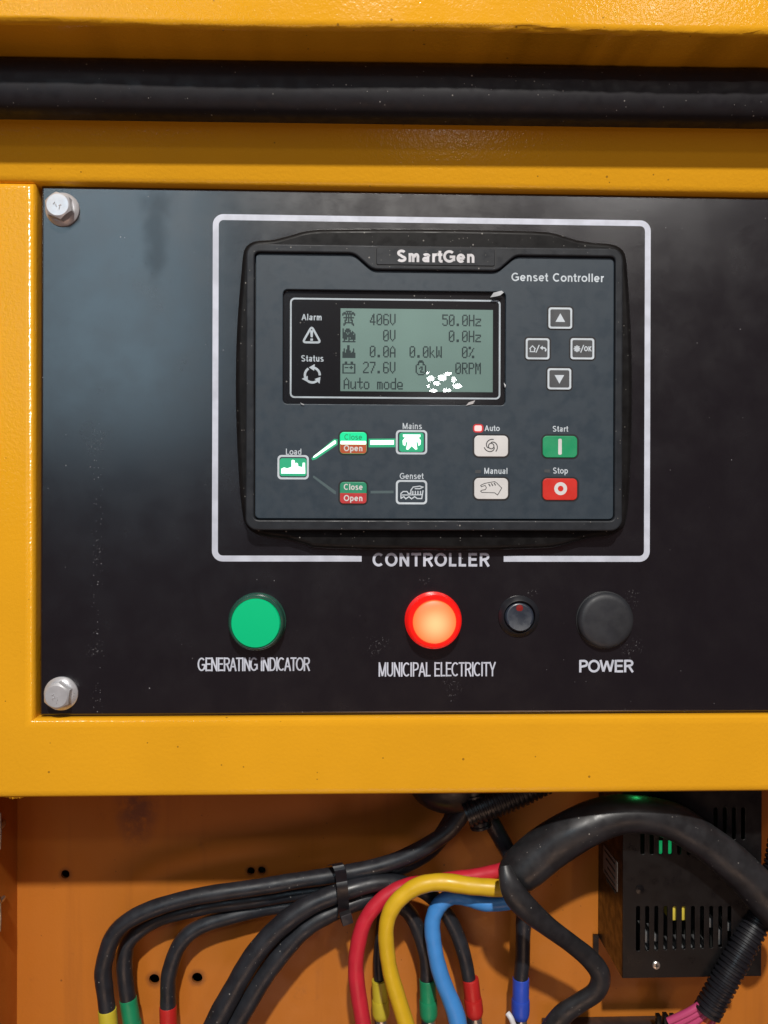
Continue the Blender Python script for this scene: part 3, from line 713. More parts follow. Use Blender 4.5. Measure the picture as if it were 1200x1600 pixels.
# keypad ----------------------------------------------------------------
def key(px, py, w_, h_, mat, r=5, up=0.0005, edge=2.6):
    k = obj('key', plate(prect(px - w_ / 2, py - h_ / 2, px + w_ / 2, py + h_ / 2, YF - up, r), [], YF - up, YF + 0.0003, 0.0003, 2), mat, ct)
    pr = Print(YF, 0.00001)
    pr.ring(prect(px - w_ / 2 - edge, py - h_ / 2 - edge, px + w_ / 2 + edge, py + h_ / 2 + edge, YF, r + edge), prect(px - w_ / 2 + 1, py - h_ / 2 + 1, px + w_ / 2 - 1, py + h_ / 2 - 1, YF, r))
    pr.build('key_surround', 'groove', k)
    return k
YK = YF - 0.0005
for (px, py, what) in ((875.5, 497, 'up'), (840, 545, 'home'), (910, 545, 'ok'), (874, 592, 'down')):
    k = key(px, py, 37, 33, 'key_grey', 4)
    pr = Print(YK); pr.ring(prect(px - 18.5, py - 16.5, px + 18.5, py + 16.5, YK, 4), prect(px - 15.6, py - 13.6, px + 15.6, py + 13.6, YK, 2.5))
    L = Loc(px, py, YK)
    if what == 'up': pr.poly(L.l([(px - 7.5, py + 6), (px + 7.5, py + 6), (px, py - 7.5)]))
    elif what == 'down': pr.poly(L.l([(px - 7.5, py - 6), (px, py + 7.5), (px + 7.5, py - 6)]))
    elif what == 'home':
        pr.ribbon(L.l([(px - 13, py + .5), (px - 8, py - 4.5), (px - 3, py + .5)]), 1.6 * S)
        pr.ribbon(L.l([(px - 11, py), (px - 11.5, py + 4.5), (px - 4.5, py + 4.5), (px - 5, py)]), 1.6 * S)
        pr.ribbon(L.l([(px - 2.5, py + 6), (px + 2.5, py - 6)]), 1.6 * S)
        pr.ribbon(L.l([(px + 6, py - 1.5), (px + 11, py - 1.5), (px + 13, py + 1), (px + 12, py + 4)]), 2.2 * S)
        pr.poly(L.l([(px + 3.5, py - 1.5), (px + 8, py - 5), (px + 8, py + 2)]))
    else:
        for a in range(0, 180, 45):
            c, s_ = math.cos(R(a)) * 5.2, math.sin(R(a)) * 5.2
            pr.ribbon(L.l([(px - 8.5 - c, py - s_), (px - 8.5 + c, py + s_)]), 2.4 * S)
        pr.poly(L.l([(px - 8.5 + 4 * math.cos(R(t)), py + 4 * math.sin(R(t))) for t in range(0, 360, 30)]))
        pr.ribbon(L.l([(px - 2.8, py + 6), (px + 2, py - 6)]), 1.6 * S)
        ptext(pr, 'OK', px + 2.5, px + 14, py - 4, py + 4, YK, 0.2, 0.05)
    pr.build('key_symbol', 'soft_print', k)
# breaker keys, two-coloured
for (py, lit) in ((692, True), (770, False)):
    px = 552; k = key(px, py, 42, 34, 'green_key2' if not lit else 'led_green', 6)
    pr = Print(YK, 0.000006)
    x0_, x1_ = px - 20.6, px + 20.6
    L = Loc(px, py, YK)
    low = [(x1_, py + 0.5), (x0_, py + 0.5)] + [(x0_ + 5 - 5 * math.cos(R(a)), py + 11.6 + 5 * math.sin(R(a))) for a in range(0, 91, 15)] + [(x1_ - 5 + 5 * math.sin(R(a)), py + 11.6 + 5 * math.cos(R(a))) for a in range(0, 91, 15)]
    pr.poly(L.l(low)); pr.build('lower_half', 'orange_key' if lit else 'red_key2', k)
    pr = Print(YK - 0.00008)
    if not lit: ptext(pr, 'Close', px - 15, px + 15, py - 14, py - 4.5, YK - 0.00008, 0.17, 0.03)
    ptext(pr, 'Open', px - 15, px + 15, py + 3.5, py + 13, YK - 0.00008, 0.17, 0.03); pr.build('lettering', 'white_key', k)
    if lit:
        pr = Print(YK - 0.00009); pr.poly(prect(px - 20, py - 3, px + 20, py + 2.4, YK, 1.2)); pr.build('light_bar', 'led_white', k)
        pr = Print(YK - 0.00008); ptext(pr, 'Close', px - 14, px + 14, py - 13.5, py - 5, YK - 0.00008, 0.13, 0.03); pr.build('lettering', 'green_key', k)
# boxed pictograms
def pict(px, py, w_, h_, caption, ca, cb, ctop, cbase):
    pr = Print(YF); pr.ring(prect(px - w_ / 2, py - h_ / 2, px + w_ / 2, py + h_ / 2, YF, 6), prect(px - w_ / 2 + 3, py - h_ / 2 + 3, px + w_ / 2 - 3, py + h_ / 2 - 3, YF, 4))
    b_ = pr.build('pictogram_box', 'soft_print', ct)
    pr = Print(YF); ptext(pr, caption, ca, cb, ctop, cbase, YF, 0.14, 0.03); pr.build('lettering', 'soft_print', b_)
    return b_, Loc(px, py, YF)
b_, L = pict(458, 730, 49, 38, 'Load', 446, 471.5, 701, 710.5)
load = [(439.5, 740), (439.5, 732.5), (444, 730.5), (449, 732), (455.5, 729.5), (455.5, 719.5), (457.5, 718.5), (460.5, 719.5), (460.8, 724), (463.5, 723), (465.5, 724.5), (466, 728.5), (472.5, 730), (473, 723), (476.5, 723), (477, 740)]
pr = Print(YF); pr.poly(prect(437, 716, 479, 744, YF, 4)); pr.build('painted_glow', 'painted_halo', b_)  # green patch painting the glow behind the lit symbol
pr = Print(YF - 0.0002); pr.poly(L.l(load)); pr.build('factory_symbol', 'led_white', b_)
b_, L = pict(643, 691, 49, 38, 'Mains', 628.5, 659.5, 661, 670.5)
mains = [(629.5, 679), (657, 679), (656.5, 683), (653.5, 683.5), (657.5, 688), (657, 694.5), (654, 697), (652.5, 691), (650.5, 690), (652, 702), (649, 702.5), (643.3, 697), (637.5, 703), (634.5, 702), (636.8, 690), (634.5, 691), (633, 697), (629.5, 695), (629, 688.5), (633, 683.5), (629.8, 683)]
pr = Print(YF); pr.poly(prect(624, 676, 662, 706, YF, 4)); pr.build('painted_glow', 'painted_halo', b_)
pr = Print(YF - 0.0002); pr.poly(L.l(mains)); pr.build('pylon_symbol', 'led_white', b_)
b_, L = pict(643, 769, 49, 38, 'Genset', 624.5, 662, 739, 748.5)
pr = Print(YF)
pr.ribbon(L.l([(626.5, 779), (626.5, 771), (630, 768), (636, 768), (638, 771), (642, 771), (642, 766), (645.5, 761), (656, 759.5), (661, 761), (656, 763.5), (648, 763.5)]), 1.7 * S)
pr.ribbon(L.l([(626, 779), (631, 776), (634, 779.5), (639, 776), (643, 779.5), (648, 776), (652, 779), (659, 779), (661, 766)]), 1.7 * S)
for k in range(4): pr.ribbon(L.l([(645 + 4 * k, 767), (645 + 4 * k, 773)]), 1.8 * S)
pr.ribbon(L.l([(628, 773.5), (660, 773)]), 1.5 * S); pr.build('engine_symbol', 'soft_print', b_)
# light bars between pictograms
def bar(nm, pts, mat, off):
    pr = Print(YF - off); L = Loc(pts[0][0], pts[0][1], YF - off); pr.poly(L.l(pts)); return pr.build(nm, mat, ct)
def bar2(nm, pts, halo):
    bar(nm, halo, 'painted_halo', 0.0); bar(nm, pts, 'led_white', 0.0002)  # wider green shape under each bar paints its halo
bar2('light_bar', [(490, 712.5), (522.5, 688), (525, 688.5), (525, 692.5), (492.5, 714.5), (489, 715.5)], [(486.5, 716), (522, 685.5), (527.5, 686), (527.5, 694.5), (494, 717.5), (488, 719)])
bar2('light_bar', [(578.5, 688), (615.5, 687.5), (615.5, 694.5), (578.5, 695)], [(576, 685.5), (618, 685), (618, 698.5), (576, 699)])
bar('light_bar', [(489, 743.5), (491, 743.5), (525, 767.5), (525, 772), (522, 771.5), (489, 746)], 'dim_line', 0.0)
bar('light_bar', [(579, 767), (615, 766.5), (615, 770.5), (579, 771)], 'dim_line', 0.0)
# mode keys
def word(s, a, b2, t_, bs):
    pr = Print(YF); ptext(pr, s, a, b2, t_, bs, YF, 0.15, 0.03); pr.build('lettering', 'soft_print', ct)
word('Auto', 757, 781, 664.5, 673.5); word('Manual', 756, 793.5, 731, 740.5); word('Start', 863, 888, 665.5, 674.5); word('Stop', 863.5, 887.5, 730.5, 740)
k = key(767.5, 697, 53, 33, 'white_key', 7); pr = Print(YK); L = Loc(767.5, 697, YK)
pr.ribbon([L.p(767.5 + 4.3 * math.cos(R(t)), 697 + 4.3 * math.sin(R(t))) for t in range(0, 360, 20)], 1.5 * S, True)
for a in (20, 140, 260):
    pr.ribbon([L.p(767.5 + (4.6 + 6.5 * (q / 150) ** .7) * math.cos(R(a + q)), 697 + (4.6 + 6.5 * (q / 150) ** .7) * math.sin(R(a + q))) for q in range(0, 151, 15)], 1.5 * S)
pr.build('auto_symbol', 'key_ink', k)
k = key(767.5, 763.5, 53, 33, 'white_key', 7); pr = Print(YK); L = Loc(767.5, 763.5, YK)
pr.ribbon(L.l([(751, 758.5), (757, 755.5), (764, 754), (773, 752.5), (776, 754.5), (784, 762.5), (777.5, 773.5), (773, 770), (753, 769.5), (751, 767.5), (753, 766), (758.5, 765), (760, 762), (758, 758.5), (752, 760.5)]), 1.1 * S, True)
for q in range(3): pr.ribbon(L.l([(763.5 + 4.2 * q, 756 - q * .8), (766 + 4.2 * q, 760 - q * .8)]), 1.6 * S)
pr.build('hand_symbol', 'key_ink', k)
k = key(875, 698, 54, 34, 'green_key', 7); pr = Print(YK); pr.poly(prect(872.2, 685.5, 877.8, 710.5, YK, 2)); pr.build('start_symbol', 'white_key', k)
k = key(875, 764.5, 54, 34, 'red_key', 7); pr = Print(YK); q = Loc(876, 763.5, YK).o; pr.ring(circ((q.x, q.z), 10 * S, 32), circ((q.x, q.z), 4.4 * S, 32)); pr.build('stop_symbol', 'white_key', k)
pr = Print(YF); pr.poly(prect(739, 662.5, 755.5, 676, YF, 5)); e = pr.build('led_rim', 'led_red_rim', ct)
obj('auto_led', plate(prect(741.5, 664.7, 752.8, 673.6, YF - 0.0003, 2.5), [], YF - 0.0003, YF - 0.00002), 'led_red', ct)
for (px, py) in ((747, 737), (855, 736)):
    obj('unlit_led', plate(prect(px - 4.5, py - 2.5, px + 4.5, py + 2.5, YF - 0.0001, 1), [], YF - 0.0001, YF + 0.0001), 'key_grey', ct)

# ================================================================== LAMPS, SWITCH, PLUG
c = at(402.5, 970.5, 0); c2 = (c.x, c.z)
g = empty('indicator_lamp', (c.x, 0, c.z), 'unlit flat green indicator lamp above the GENERATING INDICATOR caption', 'lamp', 'round indicator lamps under the controller')
obj('bezel', lathe(c2, [(0.0152, 0.0), (0.0152, -0.0022), (0.0147, -0.0030), (0.0146, -0.0066), (0.0141, -0.0080), (0.0134, -0.0087), (0.0130, -0.0086), (0.0129, -0.0078), (0.008, -0.0078)]), 'lamp_green_rim', g)
obj('lens', lathe(c2, [(0.01285, -0.0079), (0.01275, -0.0090), (0.0123, -0.0097), (0.006, -0.00995), (0.0, -0.0100)], 48, 40), 'lamp_green', g)
c = at(676.5, 968.5, 0); c2 = (c.x, c.z)
M['red_rim'] = simple('red_lamp_lens_rim', (0.55, 0.008, 0.006), 0.22, coat=0.4, emit=(0.85, 0.008, 0.005), es=0.70)
M['red_hot'] = hot_lens('red_lamp_lens', (c.x + 0.0005, -0.0098, c.z - 0.001), 0.0125)
g = empty('indicator_lamp', (c.x, 0, c.z), 'glowing red and orange indicator lamp above the MUNICIPAL ELECTRICITY caption', 'lamp', 'round indicator lamps under the controller')
obj('bezel', lathe(c2, [(0.0151, 0.0), (0.0151, -0.0024), (0.0146, -0.0034), (0.0144, -0.0070), (0.0139, -0.0084), (0.0130, -0.0093), (0.0118, -0.0093), (0.0113, -0.0086), (0.007, -0.0086)]), 'red_rim', g)
obj('lens', lathe(c2, [(0.0113, -0.0086), (0.0111, -0.0090), (0.0107, -0.0093), (0.006, -0.00955), (0.0, -0.0099)], 48, 40), 'red_hot', g)
c = at(810.5, 963, 0); c2 = (c.x, c.z)
g = empty('rocker_switch', (c.x, 0, c.z), 'small round black rocker switch with dark red dot', 'switch')
obj('bezel', lathe(c2, [(0.0112, 0.0), (0.0110, -0.0008), (0.0104, -0.0014), (0.0092, -0.0026), (0.0086, -0.0030), (0.0083, -0.0026), (0.0082, 0.0002), (0.004, 0.0002)]), 'switch', g)
V, F = [], []; NR = 10; NA = 40
for i in range(NR + 1):
    r0 = 0.0078 * i / NR
    for k in range(NA):
        x, z = r0 * math.cos(2 * math.pi * k / NA), r0 * math.sin(2 * math.pi * k / NA)
        V.append((c.x + x, -0.0030 + 0.20 * z - 9.0 * z * z + (0.0012 if i == NR else 0), c.z + z))
for k in range(NA): V.append((c.x + 0.0078 * math.cos(2 * math.pi * k / NA), 0.002, c.z + 0.0078 * math.sin(2 * math.pi * k / NA)))
for i in range(NR + 1):
    for k in range(NA): F.append((i * NA + k, i * NA + (k + 1) % NA, (i + 1) * NA + (k + 1) % NA, (i + 1) * NA + k))
rk = obj('rocker', mesh(V[:], F, 60), 'switch_rocker', g)
zd = 0.0046
obj('red_dot', lathe((c.x, c.z + zd), [(0.0019, -0.0023), (0.0018, -0.00245), (0.0, -0.0026)], 20), 'switch_dot', rk)
c = at(944.5, 969, 0); c2 = (c.x, c.z)
g = empty('hole_plug', (c.x, 0, c.z), 'plain charcoal round plug above the POWER caption', 'plug')
obj('dome', lathe(c2, [(0.0151, 0.0), (0.0151, -0.0012), (0.0148, -0.0026), (0.0141, -0.0036), (0.0130, -0.0042), (0.0115, -0.0044), (0.006, -0.0045), (0.0, -0.0045)], 56, 40), 'plug', g)
obj('skirt', lathe(c2, [(0.0156, 0.0), (0.0155, -0.0005), (0.0150, -0.0007)], 56), 'groove', g)

# ================================================================== WIRING BAY
def cable(label, pts, mat, ends=(), group=None, n=9, sides=18, flat=1.0):
    """pts: (px, py, Y, half width px); ends: (first point index t0..t1 along photograph y, material)"""
    p0 = at(*pts[-1][:3])
    c = empty('power_cable', p0, label, 'cable', group)
    pp = ppath(pts, n); ph = [random.uniform(0, 6) for _ in range(4)]
    pp = [(a + 0.00025 * math.sin(i * .37 + ph[0]), b2, c_ + 0.00025 * math.sin(i * .31 + ph[1]), r * (1 + 0.018 * math.sin(i * .53 + ph[2]) + 0.012 * math.sin(i * 1.3 + ph[3]))) for i, (a, b2, c_, r) in enumerate(pp)]
    obj('jacket', tube(pp, sides, True, flat), mat, c)
    for e in ends:
        segs, m_, nm = e
        obj(nm, tube(ppath(segs, 5), sides), m_, c)
    return c
GB = 'black cables in the bundle'
def sleeve(x0, y0, x1, y1, Y, r, mat, lug=True):
    """two overlapping shrink collars and a tinned lug"""
    xm_, ym = x0 + (x1 - x0) * .52, y0 + (y1 - y0) * .52
    out = [([(x0, y0, Y, r - .6), (x0 + (x1 - x0) * .06, y0 + (y1 - y0) * .06, Y, r), (xm_, ym, Y, r)], mat, 'marker_sleeve'),
           ([(xm_, ym - .3, Y, r + .7), (xm_ + (x1 - xm_) * .2, ym + (y1 - ym) * .2, Y, r + 1.3), (xm_ + (x1 - xm_) * .75, ym + (y1 - ym) * .75, Y, r + 1), (x1, y1, Y, r - 1.8)], mat, 'marker_sleeve')]
    if lug: out.append(([(x1, y1 - 2, Y, r - 2.6), (x1 + (x1 - x0) * .4, y1 + 30, Y, r - 2.6)], 'steel', 'cable_lug'))
    return out
# three cables dropping at the left
cable('black cable ending in a yellow sleeve at far left', [(745, 1225, .055, 13), (728, 1262, .056, 13), (692, 1305, .057, 13), (630, 1341, .058, 13), (540, 1364, .059, 12.5), (450, 1379, .060, 12.5), (400, 1386, .060, 12.5), (300, 1403, .060, 12.5), (225, 1425, .060, 13), (180, 1458, .060, 13), (163, 1505, .060, 13), (163, 1545, .060, 13), (170, 1600, .060, 12.5)], 'cable_black',
      sleeve(167.5, 1577, 173, 1640, .060, 14, 'shrink_yellow', False), GB)
cable('black cable ending in a green sleeve at far left', [(722, 1240, .066, 13), (700, 1290, .067, 13), (655, 1340, .067, 13), (545, 1382, .068, 12.5), (450, 1396, .070, 12.5), (400, 1405, .070, 12.5), (320, 1416, .071, 12.5), (250, 1434, .072, 12.5), (206, 1465, .072, 12.5), (194, 1495, .072, 12.5), (198, 1545, .072, 12.5), (206, 1600, .072, 12)], 'cable_black',
      sleeve(200, 1560, 211, 1630, .072, 13.5, 'shrink_green', False), GB)
cable('black cable ending in a red sleeve left of the bundle', [(640, 1400, .077, 12), (560, 1400, .076, 12), (470, 1412, .075, 12), (390, 1424, .074, 12), (320, 1445, .073, 12), (281, 1475, .072, 12), (266, 1515, .072, 12), (262, 1560, .072, 12), (263, 1600, .072, 12)], 'cable_black',
      sleeve(262.5, 1572, 264, 1635, .072, 13.2, 'shrink_red', False), GB)
# two running down left, and continuing right behind the coloured ones to their sleeves
cable('front black cable sweeping down left from the cable tie', [(738, 1600, .066, 10), (737, 1555, .066, 10.5), (724, 1490, .066, 11), (700, 1430, .066, 11.5), (660, 1392, .062, 12), (605, 1378, .056, 13), (545, 1391, .052, 14), (478, 1417, .050, 15.5), (425, 1459, .049, 16), (383, 1514, .048, 16), (352, 1568, .048, 16.5), (325, 1625, .048, 17)], 'cable_black',
      sleeve(735, 1529, 742, 1588, .066, 13, 'shrink_red'), GB)
cable('lower black cable sweeping down left beside its twin', [(668, 1600, .068, 10), (667, 1545, .068, 10.5), (664, 1490, .068, 11), (648, 1440, .068, 11.5), (622, 1412, .066, 12), (580, 1403, .060, 13), (528, 1421, .056, 14), (476, 1451, .054, 15), (434, 1496, .053, 15.5), (396, 1552, .052, 15.5), (356, 1622, .052, 15.5)], 'cable_black',
      sleeve(668, 1530, 670, 1592, .068, 13, 'shrink_green'), GB)
cable('thin black cable with yellow sleeve behind the yellow cable', [(612, 1400, .078, 8), (598, 1430, .077, 8), (592, 1480, .077, 7.5), (592, 1535, .077, 8), (594, 1600, .077, 8)], 'cable_black',
      sleeve(593, 1531, 595.5, 1591, .077, 12.5, 'shrink_yellow'), GB)
cable('black cable ending in a blue sleeve behind the thick sleeving', [(752, 1245, .062, 13), (772, 1290, .062, 13), (797, 1340, .063, 12.5), (815, 1390, .064, 12), (818, 1430, .066, 12), (817, 1490, .066, 11.5), (813, 1535, .066, 11.5), (813, 1600, .066, 10)], 'cable_black',
      sleeve(814, 1528, 813, 1591, .066, 13, 'shrink_blue'), GB)
# coloured cables
GC = 'coloured power cables out of the thick sleeving'
cable('bright red power cable left of the yellow one', [(822, 1348, .036, 10), (805, 1353, .039, 11), (775, 1361, .043, 11), (735, 1370, .046, 11), (690, 1376, .049, 11.5), (640, 1383, .050, 11.5), (600, 1403, .050, 12), (570, 1440, .049, 12), (557, 1490, .048, 12.3), (559, 1545, .048, 12.5), (570, 1620, .048, 13)], 'cable_red', (), GC)
cable('bright yellow power cable arching over the blue one', [(826, 1362, .036, 12), (810, 1380, .036, 12.5), (785, 1388, .037, 13), (740, 1384, .038, 13.5), (690, 1379, .039, 13.5), (650, 1386, .040, 13.2), (617, 1412, .040, 12.8), (604, 1450, .040, 12.3), (606, 1500, .041, 12.3), (619, 1550, .042, 12.8), (640, 1620, .043, 13.5)], 'cable_yellow', (), GC)
cable('bright blue power cable dropping right of the yellow one', [(822, 1372, .040, 11), (812, 1394, .042, 12), (795, 1408, .044, 12.5), (765, 1412, .046, 12), (735, 1405, .050, 12), (708, 1401, .053, 12.5), (685, 1415, .054, 12.5), (676, 1445, .053, 12.5), (679, 1485, .052, 12.5), (693, 1535, .050, 13), (712, 1585, .049, 14), (722, 1625, .048, 14)], 'cable_blue', (), GC)

# thick sleeving, open at its left mouth, with a tail of sleeving
th = empty('cable_sleeving', at(1200, 1440, .035), 'thick black cable sleeving arching over the power supply', 'sleeving')
mp = [(797, 1374, .034, 26), (806, 1366, .034, 31), (824, 1351, .033, 34.5), (873, 1312, .031, 35), (918, 1288, .029, 33), (978, 1272, .028, 31), (1040, 1279, .028, 28), (1087, 1305, .029, 28.5), (1138, 1343, .030, 30), (1184, 1388, .031, 32), (1235, 1445, .033, 33)]
outer = ppath(mp, 9)
me = tube(outer, 28, False)
for v in me.vertices:        # soft folds of the slack tube
    q = v.co; k = 0.0004 * math.sin(q.x * 120 + q.z * 90) + 0.0003 * math.sin(q.x * 60 - q.z * 230 + 1)
    q.y += k; q.z += k * 0.6
inn = [(a, b2, c, r * 0.90) for (a, b2, c, r) in outer[:22]]
i2 = tube(inn, 28, False)
obj('outer_sleeve', join([me, i2], 60), 'sleeve_black', th)
tailp = [(789, 1352, .018, 8), (794, 1376, .016, 15), (806, 1400, .016, 19), (828, 1424, .018, 18.5), (858, 1449, .024, 15.5), (892, 1474, .030, 14.5), (922, 1499, .034, 15.5), (938, 1524, .036, 16), (931, 1549, .038, 16.5), (905, 1567, .040, 16.5), (880, 1585, .042, 18), (862, 1612, .044, 20), (855, 1640, .045, 20)]
obj('tail', tube(ppath(tailp, 9), 22, True, 0.75), 'sleeve_black', th)

# zip tie round the bundle
tie = empty('cable_tie', at(538, 1440, .04), 'black plastic cable tie strapped around the cable bundle', 'cable tie')
tp = [(520, 1351, .060, 0), (527, 1351, .047, 0), (532, 1362, .044, 0), (534, 1378, .0345, 0), (536, 1400, .0345, 0), (537, 1420, .0385, 0), (536, 1432, .046, 0), (530, 1432, .062, 0)]
V, F = [], []
for i, (px, py, Y, _) in enumerate(catmull(tp, 5)):
    a, b2 = at(px - 8.5, py + 1.5, Y), at(px + 8.5, py - 1.5, Y)
    V += [a, b2, b2 + Vector((0, 0.0012, 0)), a + Vector((0, 0.0012, 0))]
    if i:
        o_ = 4 * (i - 1)
        F += [(o_ + j, o_ + (j + 1) % 4, o_ + 4 + (j + 1) % 4, o_ + 4 + j) for j in range(4)]
obj('strap', mesh(V, F, 30), 'conduit', tie)
q = at(541, 1434, .036)
hd = box(-9.5 * S, 9.5 * S, -0.003, 0.003, -9 * S, 9 * S, 0.0006); hd.transform(Matrix.Translation(q) @ Matrix.Rotation(R(-14), 4, 'Y') @ Matrix.Rotation(R(12), 4, 'Z'))
obj('tie_head', hd, 'dark_steel', tie)

# grommet and corrugated hose where the cables come down
def ribbed(pts, pitch_px, depth, n=60):
    base = ppath(pts, n); out = []; s = 0.0
    for i, p in enumerate(base):
        if i: s += (Vector(p[:3]) - Vector(base[i - 1][:3])).length
        ph = (s / (pitch_px * S)) % 1.0
        k = 1.0 if ph < 0.58 else 1 - depth
        out.append((p[0], p[1], p[2], p[3] * k))
    return tube(out, 22, True)
gm = empty('cable_grommet', at(700, 1240, .05), 'black rubber grommet just under the yellow bottom rail', 'grommet')
gq = at(703, 1219, .060)
bmq = bmesh.new(); bmesh.ops.create_uvsphere(bmq, u_segments=28, v_segments=14, radius=1, matrix=Matrix.Translation(gq) @ Matrix.Diagonal((66 * S * 1.13, 0.020, 50 * S * 1.13, 1)))
me = bpy.data.meshes.new('m'); bmq.to_mesh(me); bmq.free(); obj('collar', smooth(me, 60), 'conduit', gm)
hs = empty('corrugated_hose', at(870, 1220, .05), 'black corrugated hose under the bottom rail above the thick sleeving', 'hose', 'corrugated hoses')
obj('ribbed_tube', ribbed([(728, 1272, .046, 22), (765, 1255, .046, 25), (810, 1235, .047, 26), (870, 1205, .048, 26)], 8.5, 0.10), 'conduit', hs)
obj('ribbed_end', ribbed([(738, 1225, .048, 20), (745, 1262, .048, 18), (752, 1292, .048, 17)], 8.0, 0.10), 'conduit', hs)
hs2 = empty('corrugated_hose', at(1105, 1585, .04), 'black corrugated hose with pink wires at lower right', 'hose', 'corrugated hoses')
obj('ribbed_tube', ribbed([(1225, 1300, .050, 22), (1212, 1370, .048, 22), (1186, 1430, .042, 22), (1160, 1480, .038, 22), (1133, 1530, .036, 22), (1104, 1583, .036, 22)], 9.0, 0.12, 50), 'conduit', hs2)
wires = [((1118, 1570), (1092, 1592), (1060, 1612), 'pink'), ((1112, 1566), (1084, 1586), (1052, 1602), 'pink'), ((1108, 1560), (1078, 1580), (1044, 1596), 'pink'), ((1120, 1572), (1100, 1598), (1080, 1622), 'orange'), ((1124, 1574), (1110, 1600), (1098, 1625), 'pink')]
desc = ['lowest but one pink wire leaving the corrugated hose', 'middle pink wire leaving the corrugated hose', 'uppermost pink wire leaving the corrugated hose', 'orange wire among the pink ones at the corrugated hose', 'rightmost pink wire leaving the corrugated hose']
for (a, b2, c, m_), dsc in zip(wires, desc):
    o = obj('thin_wire', tube(ppath([(*a, .036, 6), (*b2, .037, 6), (*c, .040, 6)], 8), 12), 'wire_' + m_)
    tag(o, dsc, 'wire', group='thin wires out of the corrugated hose')

# power supply box
ps = empty('power_supply', at(1080, 1530, .065), 'black slotted metal power supply box at lower right', 'power supply')
YP = 0.040
bx0, bx1 = at(973, 1400, YP).x, at(1190, 1400, YP).x
bz0, bz1 = at(1080, 1527, YP).z, at(1080, 1232, YP).z
def slot(px, y0, y1, w_=5.6): return prect(px - w_ / 2, y0, px + w_ / 2, y1, YP, 2.6, 4)
sl = []
for k in range(11): sl.append(slot(997 + 14.3 * k, 1416, 1486 - k * 0.6))
for k in range(7): sl.append(slot(1004 + 14.4 * k, 1302, 1335))
for k in range(4): sl.append(slot(1118 + 14.4 * k, 1262, 1312))
obj('front_cover', plate([(bx0, bz0), (bx1, bz0), (bx1, bz1), (bx0, bz1)], sl, YP, YP + 0.0012, 0.0003, 2), 'psu', ps)
sidec = obj('side_cover', box(bx0, bx0 + 0.0012, YP + 0.0012, YB - 0.001, bz0, bz1), 'psu', ps)
obj('side_cover', box(bx1 - 0.0012, bx1, YP + 0.0012, YB - 0.001, bz0, bz1), 'psu', ps)
obj('bottom_cover', box(bx0 + 0.0012, bx1 - 0.0012, YP + 0.0012, YB - 0.001, bz0, bz0 + 0.0012), 'psu', ps)
obj('circuit_board', box(bx0 + 0.0015, bx1 - 0.0015, YP + 0.030, YP + 0.032, bz0 + 0.0015, bz1), 'inside', ps)
q = at(1059.5, 1424, YP + 0.003); obj('transformer', box(q.x - 0.0052, q.x + 0.0052, YP + 0.0022, YP + 0.02, q.z - 0.0050, q.z + 0.0042, 0.0004), 'yellow_part', ps)
q = at(1042, 1325, YP + 0.003); obj('power_led', box(q.x - 0.0045, q.x + 0.0045, YP + 0.0022, YP + 0.006, q.z - 0.0040, q.z + 0.0035, 0.0006), 'green_lit', ps)
for (px, py, w_, h_) in ((1010, 1462, 9, 20), (1023, 1463, 7, 13), (1110, 1440, 9, 16), (1124, 1462, 9, 26), (1138, 1446, 8, 14), (1080, 1478, 60, 6), (1030, 1480, 50, 5)):
    q = at(px, py, YP + 0.006); obj('component', box(q.x - w_ * S * .5, q.x + w_ * S * .5, YP + 0.004, YP + 0.018, q.z - h_ * S * .5, q.z + h_ * S * .5, 0.0004), 'grey_part', ps)
q = at(1025, 1508, YP); sq = obj('screw', lathe((q.x, q.z), [(0.0024, YP), (0.0024, YP - 0.0006), (0.0018, YP - 0.0011), (0.0, YP - 0.0012)], 20), 'steel', ps)
obj('cross_recess', join([box(q.x - 0.0013, q.x + 0.0013, YP - 0.00130, YP - 0.0010, q.z - 0.0003, q.z + 0.0003), box(q.x - 0.0003, q.x + 0.0003, YP - 0.00131, YP - 0.0010, q.z - 0.0013, q.z + 0.0013)]), 'inside', sq)
q = at(1000, 1390, YP); obj('screw', lathe((q.x, q.z), [(0.0026, YP), (0.0026, YP - 0.0004), (0.0, YP - 0.0008)], 20), 'psu', ps)
za, zb_ = at(943, 1322, 0.075).z, at(955, 1382, 0.06).z
obj('rating_label', box(bx0 - 0.00025, bx0 - 0.00002, 0.050, 0.078, zb_, za), 'sticker', sidec)
for k in range(5): obj('label_line', box(bx0 - 0.00045, bx0 - 0.00025, 0.053, 0.075 - 0.003 * (k % 3), za - 0.003 - k * 0.0042, za - 0.0018 - k * 0.0042), 'inside', sidec)
q = at(938, 1484, YB - 0.001); obj('mounting_foot', box(bx0 - 0.0035, bx0 - 0.0001, YB - 0.0022, YB - 0.0003, q.z - 0.002, q.z + 0.010), 'psu', ps)
gl_ = bpy.data.lights.new('green_glow', 'POINT'); gl_.energy = 0.004; gl_.color = (0.05, 1.0, 0.25); gl_.shadow_soft_size = 0.002
go = bpy.data.objects.new('green_glow', gl_); col.objects.link(go); go.location = at(1000, 1205, .036)

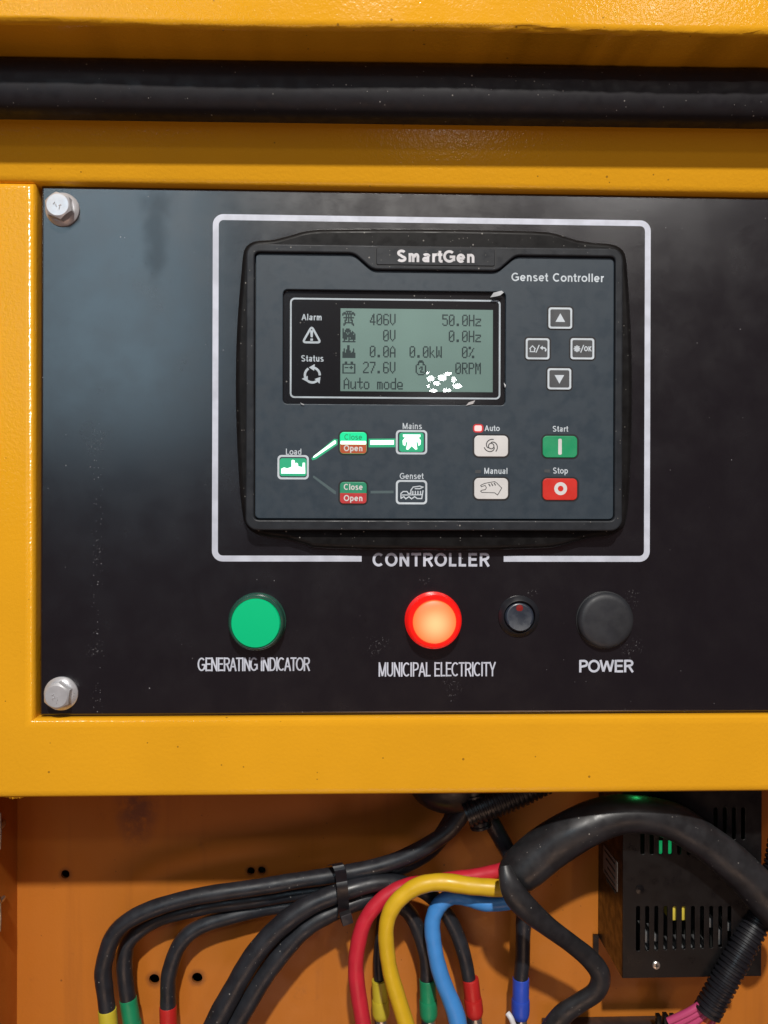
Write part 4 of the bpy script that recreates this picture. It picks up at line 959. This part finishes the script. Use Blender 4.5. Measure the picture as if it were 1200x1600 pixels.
# terminal rail at the very bottom, tabs at the left, a white wire
tr = empty('terminal_strip', at(950, 1600, .07), 'dark terminal strip along the bottom edge below the power supply', 'terminal strip')
a, b2 = at(846, 1589, YB), at(1058, 1660, .080)
obj('rail', box(a.x, b2.x, .074, YB - 0.0005, b2.z, a.z, 0.0005), 'dark_steel', tr)
for k in range(3):
    q = at(1030 + 11 * k, 1590, .070); obj('terminal', box(q.x - 0.0014, q.x + 0.0014, .0695, .0738, q.z - .012, q.z + .001 + .0006 * (k % 2), 0.0004), 'psu', tr)
o = obj('thin_wire', tube(ppath([(793, 1583, .058, 4.5), (799, 1592, .056, 4.5), (806, 1612, .056, 4.5)], 8), 12), 'white_wire'); tag(o, 'short white wire end beside the blue sleeve', 'wire')
for (py, ln, lab) in ((1266, 62, 'upper bent metal tab on the left side wall'), (1405, 50, 'lower bent metal tab on the left side wall')):
    a, b2 = at(4, py, .060), at(4, py + ln, .060)
    t_ = empty('metal_tab', (wl, .060, b2.z), lab, 'tab', 'cut tabs on the side wall')
    V = [(wl, .060, a.z + .004), (wl, .060, b2.z), (wl + .0032, .056, b2.z + .002), (wl + .0032, .056, a.z)]
    V += [(x, y + .0012, z) for (x, y, z) in V]
    ob = obj('tab', mesh(V, [(0, 1, 2, 3), (7, 6, 5, 4), (0, 4, 5, 1), (1, 5, 6, 2), (2, 6, 7, 3), (3, 7, 4, 0)], 20), 'yellow_shaded', t_)
    obj('bare_edge', tube([(wl + .0033, .0560, a.z, .0006), (wl + .0035, .0562, (a.z + b2.z) / 2, .0007), (wl + .0033, .0560, b2.z + .002, .0005)], 8), 'steel', t_)
    q = at(10, py + 22 if ln > 55 else py, .066)
    bmq = bmesh.new(); bmesh.ops.create_icosphere(bmq, subdivisions=2, radius=1, matrix=Matrix.Translation((wl + .0006, q.y, q.z)) @ Matrix.Diagonal((.0012, .004, .0024 if ln > 55 else .0016, 1)))
    me = bpy.data.meshes.new('m'); bmq.to_mesh(me); bmq.free(); obj('weld_spot', smooth(me, 80), 'steel', t_)
